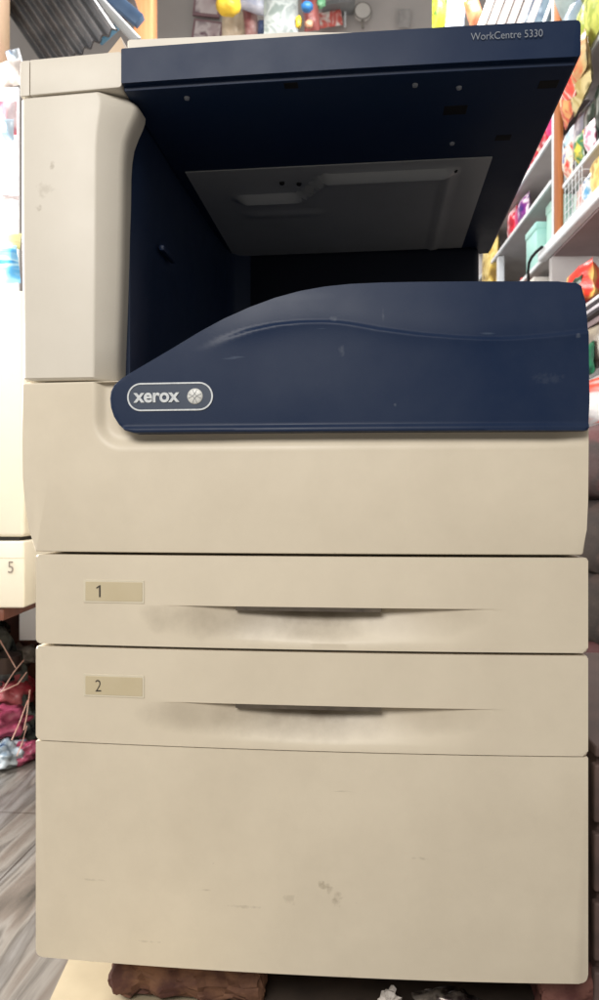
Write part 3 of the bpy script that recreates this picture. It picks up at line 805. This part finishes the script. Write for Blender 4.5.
packet('plastic_pouch', 571, 1.470, .02, .22, .1, .30, film, 'cloudy clear plastic bag standing beside the post', g4, 61, cat='pouch', tilt=.1)
packet('plastic_pouch', 579.5, 1.470, -.01, .12, .1, .22, film2, 'bluish plastic bag between the cloudy bag and the lime packets', g4, 62, cat='pouch', tilt=-.1)
packet('plastic_pouch', 576, 1.66, -.02, .16, .1, .20, film, 'cloudy plastic bag on top near the picture edge', g4, 63, cat='pouch', tilt=.5)
lime = pack_mat('lime pack', [(150, 165, 70), (205, 210, 110), (95, 110, 50)], 16)
packet('snack_packet', 591, 1.470, -.01, .13, .06, .16, lime, 'lime yellow packet on the upper near shelf', g4, 64, tilt=.2)
packet('snack_packet', 599, 1.470, -.01, .15, .06, .18, lime, 'second lime yellow packet at the right picture edge', g4, 65, tilt=.1)
packet('snack_packet', 593, 1.64, -.01, .16, .06, .15, pack_mat('olive pack', [(70, 80, 45), (120, 130, 80), (60, 62, 45)], 16), 'olive packet above the lime yellow packets', g4, 66, tilt=.2)
for k, (px, z, w, h, cols, lb) in enumerate((
    (569.5, 1.142, .07, .12, [(205, 60, 50), (235, 220, 200), (60, 90, 160)], 'small red, white and blue packet in front of the sky blue pouch'),
    (580.5, 1.142, .07, .10, [(235, 210, 80), (60, 120, 80), (240, 235, 220)], 'small yellow and green packet in front of the grey violet pouch'),
    (591.0, 1.142, .08, .09, [(220, 120, 150), (240, 230, 235), (150, 50, 90)], 'small pink packet in front of the black pouch'),
    (584.5, 1.470, .06, .12, [(70, 130, 180), (235, 240, 240), (200, 60, 60)], 'small blue and white packet between the bluish bag and the lime packet'),
    (589.0, .968, .05, .10, [(90, 150, 190), (230, 235, 230), (40, 80, 130)], 'small blue packet left of the straw yellow packet'))):
    packet('snack_packet', px, z, -.0, w, .04, h, pack_mat('small pack %d' % k, cols, 26), lb, g4, 120+k, tilt=.05*(k-2))
# cubby goods
packet('snack_packet', 582.5, .665, -.01, .24, .10, .085, pack_mat('red yellow pack', [(200, 40, 35), (215, 60, 45), (225, 190, 100), (205, 45, 40)], 9), 'red and yellow packet bulging out behind the navy cover corner', g4, 71, tilt=.25)
packet('snack_packet', 594, .635, -.03, .16, .10, .12, pack_mat('red yellow pack', [(200, 40, 35), (215, 60, 45), (225, 190, 100), (205, 45, 40)], 9), 'upper red packet at the right edge under the white counter edge', g4, 72, tilt=.1)
packet('snack_packet', 596.5, .63, -.06, .06, .04, .09, pack_mat('dark green pack', [(20, 30, 25), (50, 80, 60), (30, 30, 30)], 20), 'small dark green packet in front of the red packet', g4, 73, tilt=-.3)
for k in range(4):
    z = .575+k*.013
    o = obj('magazine', sbox(575, 640, z, z+.011, -.04, .22, .002), mat('magazine %d' % k, (srgb(30, 28, 32), srgb(205, 200, 205), srgb(36, 34, 38), srgb(225, 222, 222))[k], .5, col2=(srgb(50, 45, 50), srgb(170, 165, 170), srgb(60, 55, 60), srgb(200, 196, 198))[k], scale=20))
    recentre(o); tag(o, ('black magazine at the bottom of the small pile', 'white magazine lying on the bottom black one', 'dark magazine lying between two white ones', 'white magazine on top of the small pile')[k], 'magazine', 'magazines in the cubby')
obj('shelf_board', sbox(564, 690, .555, .573, -.02, .36), m_cub, un2, False)
packet('cloth_bag', 597, .42, .0, .26, .12, .135, pack_mat('tan grey cloth', [(150, 140, 122), (125, 115, 105), (168, 160, 145)], 9), 'tan grey bag below the pile of magazines', g4, 81, cat='bag')
gp = packet('snack_packet', 597, .395-.005-.0, -.045, .20, .05, .1, pack_mat('deep green pack', [(18, 80, 55), (24, 100, 68), (15, 60, 45)], 12), 'deep green packet with white letters at the right edge', g4, 82)
p = SP(596.8, z=.407, out=-.078)
t = text_obj('lettering', 'R', .075, p, mat('white print', srgb(230, 232, 230), .5, col2=srgb(210, 214, 212), scale=20), gp, rotz=R(70)+math.pi+math.pi-0*YAW, extrude=.001)
packet('snack_packet', 598, .24, -.02, .24, .08, .15, pack_mat('white red pack', [(215, 212, 210), (200, 196, 196), (205, 80, 60), (222, 220, 218)], 9, stretch=(.4, .4, 2)), 'white packet with a red stripe below the green packet', g4, 83)
mb = pack_mat('plum sack', [(72, 52, 50), (58, 46, 44), (92, 54, 54)], 8, .7)
mb2 = pack_mat('brown sack', [(72, 62, 56), (60, 52, 48), (84, 68, 62)], 7, .8)
for k, (z, m, lb) in enumerate(((.0, mb, 'plum coloured sack just below the white packet'), (-.22, mb2, 'brown sack in the middle of the stack at the right edge'), (-.42, mb2, 'dusty brown sack second from the floor at the right edge'), (-.605, mb, 'plum coloured sack lying on the floor at the right edge'))):
    packet('sack', 606, z, -.08, .55, .24, .22, m, lb, 'sacks at the right edge', 90+k, cat='sack')

cr = empty('wooden_crate', (xR+.17, .32, 0), 'dark reddish wooden crate on the floor against the right side of the photocopier', 'crate')
m_cr = mat('dark reddish wood', srgb(104, 82, 76), .7, col2=srgb(80, 66, 62), scale=5, stretch=(2, 2, 9), detail=6)
obj('crate_body', box_bm(xR+.022, xR+.34, .05, .60, .006, .318, .004), m_cr, cr)
for k in range(4): obj('slat', box_bm(xR+.016, xR+.346, .036, .05, .012+k*.078, .012+k*.078+.066, .003), m_cr, cr)
obj('lid', box_bm(xR+.018, xR+.344, .04, .604, .3185, .332, .003), m_cr, cr)
# ------------------------------------------------------------------ things above and behind
def dbox(c, rx, ry, sx, sy, sz, m, nm, label, cat, group=None, bev=.003):
    """box at c, rolled by rx (in the picture plane)"""
    a = RT*math.cos(rx)+UP*math.sin(rx); u = UP*math.cos(rx)-RT*math.sin(rx)
    a2 = (a*math.cos(ry)+FW*math.sin(ry)); f2 = a2.cross(u).normalized()*-1
    o = obj(nm, obox_bm(c, a2, f2, u, sx, sy, sz, bev), m); recentre(o)
    return tag(o, label, cat, group)
# corrugated sheets
def corr():
    d = 2.6; e = math.atan2(60, 38)
    along = (RT*.56-UP*.83).normalized()          # ribs run down to the right
    across = (RT*.83+UP*.56).normalized()
    c = PD(30, -28, d)
    bm = bmesh.new(); n = 100; W = .27; Ln = .62
    th = .012
    rows = []
    for i in range(n+1):
        u = -W/2+W*i/n; h = .011*math.sin(u/.036*2*math.pi)
        rr = []
        for j in range(5):
            v = -Ln/2+Ln*j/4
            p = c+across*u+along*v-FW*h
            rr.append((bm.verts.new(p), bm.verts.new(p+FW*th)))
        rows.append(rr)
    for i in range(n):
        for j in range(4):
            for s in (0, 1): bm.faces.new((rows[i][j][s], rows[i+1][j][s], rows[i+1][j+1][s], rows[i][j+1][s]))
        bm.faces.new((rows[i][0][0], rows[i+1][0][0], rows[i+1][0][1], rows[i][0][1])); bm.faces.new((rows[i][4][0], rows[i+1][4][0], rows[i+1][4][1], rows[i][4][1]))
    for i in (0, n):
        for j in range(4): bm.faces.new((rows[i][j][0], rows[i][j+1][0], rows[i][j+1][1], rows[i][j][1]))
    o = obj('corrugated_sheet', bm, mat('weathered grey sheet', srgb(112, 112, 114), .45, col2=srgb(70, 74, 80), scale=10, amt=.4), angle=60); recentre(o)
    tag(o, 'grey corrugated sheet leaning behind the top left of the copier', 'corrugated sheet')
corr()
# pillar on the left
m_pillar = mat('peach pillar paint', srgb(232, 190, 160), .6, col2=srgb(244, 216, 176), scale=6)
o = obj('pillar', level_box('p', -90, -14, 2.3, 2.5, 0, 3.6, m_pillar, .01), m_pillar); recentre(o); tag(o, 'peach painted pillar at the top left edge', 'pillar')
# bright hanging sheets on the left
LD = 1.95
bright = mat('glossy white banner', srgb(248, 248, 248), .4, col2=srgb(235, 240, 245), scale=5)
def lpanel(px0, px1, py0, py1, d, m, nm, label, cat, group=None, th=.01):
    a = PD(px0, py0, d); b_ = PD(px1, py1, d); c = (a+b_)/2
    o = obj(nm, obox_bm(c, RT, FW, UP, (px1-px0)/F*d, th, (py1-py0)/F*d, min(.002, th*.3)), m); recentre(o)
    return tag(o, label, cat, group)
lpanel(-160, 19.5, 88, 292, LD, bright, 'banner', 'glossy white hanging banner at the left edge beside the copier', 'banner')
def lpack(px, py, w, h, d, m, nm, label, cat, seed, group=None, tilt=0, thick=.04):
    a = RT*math.cos(tilt)+UP*math.sin(tilt); u = UP*math.cos(tilt)-RT*math.sin(tilt)
    o = obj(nm, pillow_bm(PD(px, py, d), a, FW, u, w/F*d, thick, h/F*d, seed, 10), m, angle=60); recentre(o)
    return tag(o, label, cat, group)
gl = 'printed packets hanging at the left edge'
lpanel(20, 60, 430, 640, 1.98, bright, 'white_sheet', 'bright white sheet glimpsed between the two cream machines', 'sheet')  # added sheet paints the white bloom in the gap
lpack(5, 118, 24, 34, LD-.05, pack_mat('pink blue pack', [(240, 190, 195), (226, 110, 130), (245, 225, 230), (150, 190, 235)], 9), 'hanging_packet', 'pink and pale packet hanging high at the left edge', 'packet', 1, gl)
lpack(4, 130, 20, 22, LD-.09, pack_mat('sky pack', [(90, 160, 225), (200, 225, 245), (240, 245, 250)], 9), 'hanging_packet', 'sky blue packet overlapping the pink packet', 'packet', 2, gl)
lpack(6, 240, 30, 16, LD-.05, pack_mat('lemon pack', [(245, 240, 120), (250, 245, 190), (240, 230, 150)], 9), 'hanging_packet', 'lemon yellow packet above the blue striped packet', 'packet', 3, gl, -.1)
lpack(4, 266, 30, 38, LD-.07, pack_mat('blue stripe pack', [(60, 150, 215), (180, 220, 240), (90, 170, 225), (225, 240, 250)], 9, stretch=(.4, .4, 3)), 'hanging_packet', 'blue and white striped packet hanging above the cream machine', 'packet', 4, gl, .12)
lpack(8, 75, 34, 26, LD+.1, pack_mat('white film', [(235, 225, 215), (200, 190, 185), (245, 240, 235)], 16), 'hanging_packet', 'crumpled whitish packet hanging below the peach pillar', 'packet', 5, gl, .3)
lpack(16, 62, 14, 26, LD+.15, pack_mat('steel film', [(120, 135, 155), (180, 190, 200), (225, 225, 225)], 14), 'hanging_packet', 'blue grey film packet hanging below the corrugated sheet', 'packet', 6, gl, .3)
lpack(7, 197, 24, 5, LD-.03, mat('grey print', srgb(120, 112, 112), .5, col2=srgb(160, 150, 150), scale=60), 'paper_strip', 'thin grey printed strip on the white banner', 'paper strip', 7, None, -.08, .006)
# second machine
m2d = 1.42
m_cream2 = plastic('second machine cream', (.72, .68, .58, 1), GRIME, .4, amount=.1)
sec = empty('printer', PD(-90, 608, m2d), 'second cream office machine beside the photocopier at the left edge', 'printer')
def l2(px0, px1, py0, py1, d, th, m, nm, par, bev=.006):
    a = PD(px0, py0, d); b_ = PD(px1, py1, d); c = (a+b_)/2+FW*th/2
    return obj(nm, obox_bm(c, RT, FW, UP, (px1-px0)/F*d, th, (py1-py0)/F*d, bev, 3), m, par)
l2(-200, 24.5, 290, 537, m2d, .45, m_cream2, 'housing', sec, .008)
dr = l2(-200, 24.5, 541, 608, m2d, .45, m_cream2, 'drawer', sec, .004)
l2(-196, 20, 536, 542, m2d+.01, .4, m_dark, 'seam', sec, .001)
l2(-200, 24, 557.5, 558.3, m2d-.0006, .01, m_labelrim, 'drawer_line', dr, .0002)
text_obj('numeral', '5', 17/F*m2d*1.0, PD(7.5, 573, m2d-.0015), mat('grey ink', srgb(120, 112, 104), .6, col2=srgb(140, 130, 120)), dr, rotz=YAW, extrude=.0006, sx=.8)
# wooden stand
stz = (500-609)/F*m2d+CZ
m_rw = mat('red brown wood', srgb(120, 72, 56), .5, col2=srgb(82, 50, 40), scale=5, stretch=(14, 14, 1), detail=6)
st = empty('wooden_stand', (*PD(-60, 600, 1.6).xy, 0), 'red-brown wooden stand under the second cream machine', 'cabinet')
cst = CAM+FW*1.81+RT*((-98-299.5)/F*1.5); cst.z = stz-.012
obj('stand_top', obox_bm(cst, RT, FW, UP, .44, .76, .022, .003), m_rw, st)
for lx in (-.20, .20):
    q = cst+RT*lx+FW*.25; q.z = (stz-.024)/2+.0005
    obj('side_panel', obox_bm(q, RT, FW, UP, .022, .24, stz-.025, .002), m_rw, st)
q = cst+FW*.36; q.z = (stz-.024)/2+.0005
obj('back_panel', obox_bm(q, RT, FW, UP, .375, .012, stz-.026, .001), m_rw, st)
# tall wooden board behind
o = obj('wooden_board', level_box('b', -30, 27, 2.35, 2.38, 0.001, .95, m_rw, .002), m_rw); recentre(o); tag(o, 'red-brown upright wooden board behind the bags', 'board')
# bags on the floor
def lcr(px, py, d, sx, sy, sz, m, label, seed, nm='plastic_bag', cat='bag', group='bags piled on the floor at the left', amp=.4, freq=2.4, sub=4):
    return crumple(nm, PD(px, py, d), sx, sy, sz, m, label, cat, seed, sub, amp, freq, group)
mg1 = mat('crimson glossy bag', srgb(150, 40, 55), .22, col2=srgb(205, 120, 125), scale=18, amt=.3, bump=1, bscale=30)
mg2 = mat('black green bag', srgb(28, 34, 38), .2, col2=srgb(120, 125, 120), scale=25, amt=.25, bump=1, bscale=30)
mg3 = mat('teal blue bag', srgb(25, 70, 100), .25, col2=srgb(190, 200, 205), scale=16, amt=.25, bump=1, bscale=30)
mg4 = mat('rose maroon bag', srgb(110, 24, 50), .3, col2=srgb(185, 90, 120), scale=14, amt=.3, bump=1, bscale=30)
mg5 = mat('grey bag', srgb(140, 130, 128), .3, col2=srgb(215, 210, 206), scale=16, amt=.3, bump=1, bscale=30)
lcr(8, 688, 2.0, .06, .07, .05, mg1, 'crimson glossy bag on top of the heap', 3)
lcr(20, 655, 2.15, .05, .05, .03, mg5, 'grey crinkled bag against the wooden board', 8)
lcr(2, 722, 1.9, .06, .07, .035, mg4, 'rose and maroon bag in the middle of the heap', 5)
lcr(20, 728, 1.95, .045, .06, .05, mg2, 'black glossy bag beside the copier', 7)
lcr(2, 755, 1.82, .05, .06, .03, mg3, 'teal blue bag at the front of the heap', 9)
lcr(22, 752, 1.85, .035, .05, .025, mg4, 'small rose bag at the front right of the heap', 11)
lcr(-14, 700, 2.0, .10, .09, .20, mg2, 'large black bag at the back of the heap', 13)
o = obj('tin', None or tube_bm([PD(2, 671, 1.9), PD(2, 655, 1.9)], .045, 20), mat('dark tin', srgb(58, 44, 42), .35, .5, col2=srgb(90, 75, 70), scale=20)); recentre(o); tag(o, 'round dark tin resting on the heap of bags', 'tin')
mcord = mat('pale cord', srgb(225, 205, 190), .4, col2=srgb(205, 120, 100), scale=30)
for k, pts in enumerate((((24, 660), (14, 672), (4, 688)), ((28, 700), (20, 722), (12, 740)), ((27, 672), (18, 684), (-4, 694)), ((27, 726), (22, 744), (17, 756)), ((30, 690), (27, 716), (24, 730)), ((0, 640), (8, 654), (16, 668)))):
    o = obj('cord', tube_bm([PD(x, y, 1.78) for x, y in pts], .0014, 6), mcord); recentre(o)
    tag(o, ('pale cord above the crimson bag', 'pale cord crossing the black bag', 'pale cord lying over the crimson bag', 'pale cord in front of the small rose bag', 'pale cord hanging close to the copier side', 'pale cord hanging beside the dark tin')[k], 'cord', 'pale cords over the bags')

# --- top: planks, pipe, post, wall things
m_sky = mat('sky blue painted board', srgb(110, 178, 214), .4, col2=srgb(82, 150, 196), scale=5, stretch=(1, 1, 1))
dbox(PD(88, 8, 2.9), R(-48), 0, .26, .03, .105, m_sky, 'blue_board', 'sky blue painted board slanting above the copier corner', 'board')
dbox(PD(104, 4, 3.1), R(-48), 0, .30, .02, .02, mat('dark seam board', srgb(40, 60, 80), .5, col2=srgb(60, 80, 100)), 'dark_rail', 'dark rail along the sky blue board', 'rail')
dbox(PD(112, -2, 3.2), R(-40), 0, .30, .04, .05, mat('navy sheet', srgb(70, 100, 140), .4, col2=srgb(110, 140, 175), scale=8), 'blue_sheet', 'darker blue sheet behind the white pipe', 'sheet')
a, b_ = PD(78, -22, 2.8), PD(138, 42, 2.8)
o = obj('white_pipe', tube_bm([a, (a+b_)/2, b_], .017, 14), m_edge); recentre(o); tag(o, 'white pipe slanting down to the orange column', 'pipe')
dbox(PD(124, 4, 3.4), R(20), 0, .10, .05, .12, mat('dark metal scrap', srgb(66, 60, 62), .5, .4, col2=srgb(140, 130, 125), scale=20), 'metal_bracket', 'dark metal bracket near the orange column', 'bracket')
o = obj('wooden_column', level_box('c', 133.5, 153, 3.9, 4.02, 0, 3.9, m_wood, .006), mat('peach orange wood', srgb(214, 136, 84), .5, col2=srgb(232, 168, 120), scale=4, stretch=(16, 16, 1))); recentre(o); tag(o, 'orange wooden column in front of the grey wall', 'column')
# small cardboard peak on the copier's end cap
bm = bmesh.new()
base = [(X(87), .03), (X(122.5), .03), (X(118), .16), (X(92), .16)]
apx = Vector((X(107), .05, Z(37.5, 107, .05)))
vs = [bm.verts.new((x, y, zc2-.001)) for x, y in base]; va = bm.verts.new(apx); vb = bm.verts.new((apx.x, .15, apx.z+.004))
bm.faces.new(vs); bm.faces.new((vs[0], vs[1], va)); bm.faces.new((vs[2], vs[3], vb)); bm.faces.new((vs[1], vs[2], vb, va)); bm.faces.new((vs[3], vs[0], va, vb))
o = obj('folded_card', bm, mat('folded card', srgb(206, 184, 160), .7, col2=srgb(190, 168, 142), scale=20), None, False); recentre(o); tag(o, 'small peaked piece of tan card on the copier end cap', 'card')
W = BW-.03
def wp(px0, px1, py0, py1, m, nm, label, cat, d=W, group=None, th=.02): return lpanel(px0, px1, py0, py1, d, m, nm, label, cat, group, th)
m_post = pack_mat('mauve poster print', [(150, 125, 130), (190, 172, 176), (215, 205, 206), (120, 95, 105)], 8)
m_fr = mat('plum frame', srgb(132, 105, 112), .5, col2=srgb(150, 120, 125), scale=20)
def framed(px0, px1, py0, py1, roll, label):
    e = empty('picture_frame', PD((px0+px1)/2, py1, W), label, 'picture frame', 'framed prints on the grey wall')
    c = PD((px0+px1)/2, (py0+py1)/2, W); w, h = (px1-px0)/F*W, (py1-py0)/F*W
    a = RT*math.cos(roll)+UP*math.sin(roll); u = UP*math.cos(roll)-RT*math.sin(roll)
    obj('frame', obox_bm(c, a, FW, u, w, .02, h, .003), m_fr, e)
    obj('print', obox_bm(c-FW*.008, a, FW, u, w-.03, .012, h-.03, .001), m_post, e)
framed(194, 221, -12, 17, R(-6), 'upper framed mauve print on the grey wall')
framed(192, 222, 21, 50, R(-8), 'lower framed mauve print just above the scanner head')
def fab(px, py, w, h, d, cols, sc, nm, label, cat, seed, tilt=0, group=None, st=(1, 1, 1), th=.08):
    return lpack(px, py, w, h, d, pack_mat(nm+' print %d' % seed, cols, sc, stretch=st), nm, label, cat, seed, group, tilt, th)
crumple('yellow_balloon', PD(222, 2, 4.2), .075, .05, .06, mat('yellow soft plastic', srgb(246, 205, 40), .4, col2=srgb(250, 220, 90), scale=6), 'yellow inflated shape hanging in front of the framed prints', 'balloon', 3, 3, .35, 1.6)
bpy.data.objects['yellow_balloon'].rotation_euler = (0, .5, 0)
gh = 'goods hanging along the back wall'
fab(234, 26, 24, 30, 4.6, [(196, 178, 150), (220, 205, 180), (170, 150, 120)], 8, 'hanging_pack', 'beige pack hanging right of the framed prints', 'packet', 101, 0, gh)
fab(251, 24, 14, 30, 4.5, [(150, 90, 90), (190, 150, 145), (215, 200, 195)], 8, 'hanging_pack', 'dusty rose pack hanging beside the beige pack', 'packet', 102, .1, gh)
fab(262, 28, 9, 14, 4.45, [(60, 75, 110), (90, 110, 150)], 8, 'hanging_pack', 'small slate blue pack below the silver sheet', 'packet', 103, 0, gh)
fab(256, 4, 40, 18, 4.4, [(170, 180, 205), (215, 220, 235), (190, 200, 220)], 6, 'hanging_pack', 'pale lavender pack hanging above the dusty rose pack', 'packet', 104, -.3, gh)
fab(281, 12, 34, 52, 4.35, [(150, 164, 160), (205, 214, 212), (165, 176, 176), (190, 202, 194)], 9, 'foil_sheet', 'shiny silver crinkled sheet hanging over the scanner head', 'foil sheet', 105, 0, gh)
fab(311, 14, 16, 34, 4.3, [(120, 60, 58), (150, 84, 80), (100, 55, 55)], 8, 'hanging_pack', 'maroon pack right of the silver sheet', 'packet', 106, .1, gh)  # maroon, blue, yellow and tan shapes stand in for a toy figure
o = crumple('blue_ball', PD(307, 7, 4.15), .032, .032, .026, mat('bright blue plastic', srgb(40, 110, 180), .35, col2=srgb(60, 130, 195), scale=10), 'bright blue round thing in front of the maroon pack', 'ball', 4, 3, .12)
crumple('yellow_pouch', PD(298.5, 22, 4.15), .018, .015, .034, mat('yellow pouch plastic', srgb(225, 190, 50), .4, col2=srgb(60, 50, 30), scale=25, amt=.1), 'small yellow pouch below the bright blue ball', 'pouch', 6, 3, .2)
crumple('tan_pouch', PD(309, 24, 4.14), .022, .015, .022, mat('tan pouch plastic', srgb(190, 150, 120), .4, col2=srgb(160, 110, 90), scale=25), 'small tan pouch beside the yellow pouch', 'pouch', 7, 3, .2)
crumple('green_ornament', PD(321, 3, 4.3), .024, .02, .028, mat('green ornament', srgb(90, 165, 120), .4, col2=srgb(140, 190, 150), scale=25), 'small green ornament above the wall ledge', 'ornament', 8, 3, .35)
wl = empty('wall_ledge', PD(337, 12, W), 'grey ledge with bracket on the grey wall', 'shelf')
c = PD(338, 8, W-.06); a = (RT*.98+UP*.17).normalized(); u = (UP*.98-RT*.17).normalized()
obj('ledge_board', obox_bm(c, a, FW, u, .20, .14, .025, .002), mat('ledge grey', srgb(120, 124, 126), .5, col2=srgb(140, 144, 146), scale=8), wl)
obj('bracket', obox_bm(PD(345, 18, W-.02), RT, FW, UP, .012, .03, .10, .001), m_edge, wl)
fab(330, 19, 24, 16, W-.06, [(225, 220, 215), (205, 90, 80), (235, 230, 225)], 12, 'hanging_pack', 'white pack with red marks under the wall ledge', 'packet', 107, .15, gh, (1, 1, 1), .04)
# round wall disc
fan = empty('wall_disc', PD(362, 24, W), 'white round disc with a short stem on the grey wall', 'wall light')
c = PD(362.5, 12, W-.02)
bm = bmesh.new(); bmesh.ops.create_cone(bm, cap_ends=True, segments=32, radius1=.052, radius2=.046, depth=.03)
bmesh.ops.transform(bm, matrix=Matrix.Translation(c) @ Matrix.Rotation(math.pi/2-0, 4, RT), verts=bm.verts)
obj('disc', bm, mat('off white enamel', srgb(196, 194, 190), .4, col2=srgb(206, 204, 200), scale=8), fan)
bm = bmesh.new(); N = 32
pts = [c-FW*.016+(RT*math.cos(2*math.pi*k/N)+UP*math.sin(2*math.pi*k/N))*.051 for k in range(N+1)]
tube_bm(pts, .003, 6, bm); obj('disc_rim', bm, mat('grey rim', srgb(120, 116, 112), .5, col2=srgb(140, 136, 130)), fan)
obj('stem', tube_bm([c-UP*.05, c-UP*.10], .008, 8), bpy.data.materials['grey rim'], fan)
fab(404, 18, 12, 18, W-.02, [(150, 148, 148), (172, 170, 168)], 8, 'hanging_pack', 'faint grey pack on the bare grey wall', 'packet', 108, 0, gh, (1, 1, 1), .02)
fab(439, 6, 14, 44, 3.9, [(90, 120, 50), (215, 215, 60), (170, 190, 50), (240, 235, 110)], 18, 'garland', 'yellow green garland hanging left of the pale blue packets', 'garland', 109, 0, gh)
fab(456, 6, 20, 44, 3.9, [(130, 165, 205), (225, 232, 240), (160, 190, 220)], 12, 'hanging_pack', 'pale blue and white pack beside the garland', 'packet', 110, -.1, gh)
fab(474, 12, 16, 26, 3.8, [(210, 110, 70), (225, 150, 110), (190, 90, 60)], 8, 'hanging_pack', 'orange red pack between pale packs', 'packet', 111, .3, gh)
g5 = 'white paper rolls leaning over the scanner head'
for k in range(6):
    a = PD(478+k*9.5, 34, 3.6+.04*k); b_ = PD(502+k*9.5, -30, 3.6+.04*k)
    o = obj('paper_roll', tube_bm([a, (a+b_)/2, b_], .017, 12), mat('roll white %d' % k, srgb(225-6*k, 220-6*k, 216-5*k), .5, col2=srgb(196, 184, 180), scale=14, stretch=(3, 3, 1))); recentre(o)
    tag(o, ('white roll leftmost of the leaning rolls', 'second leaning white roll from the left', 'third leaning white roll from the left', 'fourth leaning white roll from the left', 'fifth leaning roll from the left', 'rightmost roll of the leaning rolls')[k], 'roll', g5)
fab(541, 8, 26, 44, 4.1, [(70, 90, 110), (110, 128, 140), (90, 100, 110)], 6, 'hanging_pack', 'slate grey pack between the rolls and the wooden post', 'packet', 112, -.4, gh)
a = PD(543, 24, 3.3); b_ = PD(556, -12, 3.3)
o = obj('pale_stick', tube_bm([a, b_], .006, 8), m_edge); recentre(o); tag(o, 'thin pale stick leaning left of the wooden post', 'stick')

# ------------------------------------------------------------------ light
w = bpy.data.worlds.new('World'); scene.world = w; w.use_nodes = True
bg = w.node_tree.nodes['Background']; bg.inputs[0].default_value = (1.0, .955, .89, 1); bg.inputs[1].default_value = .39
def area(nm, loc, tgt, sx, sy, power, col):
    l = bpy.data.lights.new(nm, 'AREA'); l.shape = 'RECTANGLE'; l.size = sx; l.size_y = sy; l.energy = power; l.color = col
    o = bpy.data.objects.new(nm, l); C.objects.link(o); o.location = loc
    o.rotation_euler = (Vector(tgt)-Vector(loc)).to_track_quat('-Z', 'Y').to_euler(); return o
area('shop_front_light', (-.65, -2.15, 2.0), (0, 0, .5), 1.5, .9, 64, (1, .97, .93))
area('left_daylight', (-1.75, .5, 1.3), (-.3, .9, .7), .9, 1.1, 125, (1, .985, .96))
area('shop_tube_light', (.2, 2.4, 3.4), (.2, 2.6, 1), 1.8, .4, 105, (1, .97, .94))  # unseen fill lamp added to brighten the back of the shop

cam = bpy.data.cameras.new('Camera'); co = bpy.data.objects.new('Camera', cam); C.objects.link(co)
co.location = CAM; co.rotation_euler = (math.pi/2, 0, YAW)
cam.sensor_fit = 'VERTICAL'; cam.sensor_height = 36; cam.sensor_width = 36; cam.lens = 36*F/1000; cam.clip_end = 100; cam.clip_start = .05
cam.dof.use_dof = True; cam.dof.focus_distance = D; cam.dof.aperture_fstop = 11
scene.camera = co
scene.view_settings.view_transform = 'Standard'; scene.view_settings.look = 'None'
scene.view_settings.exposure = 0; scene.view_settings.gamma = 1
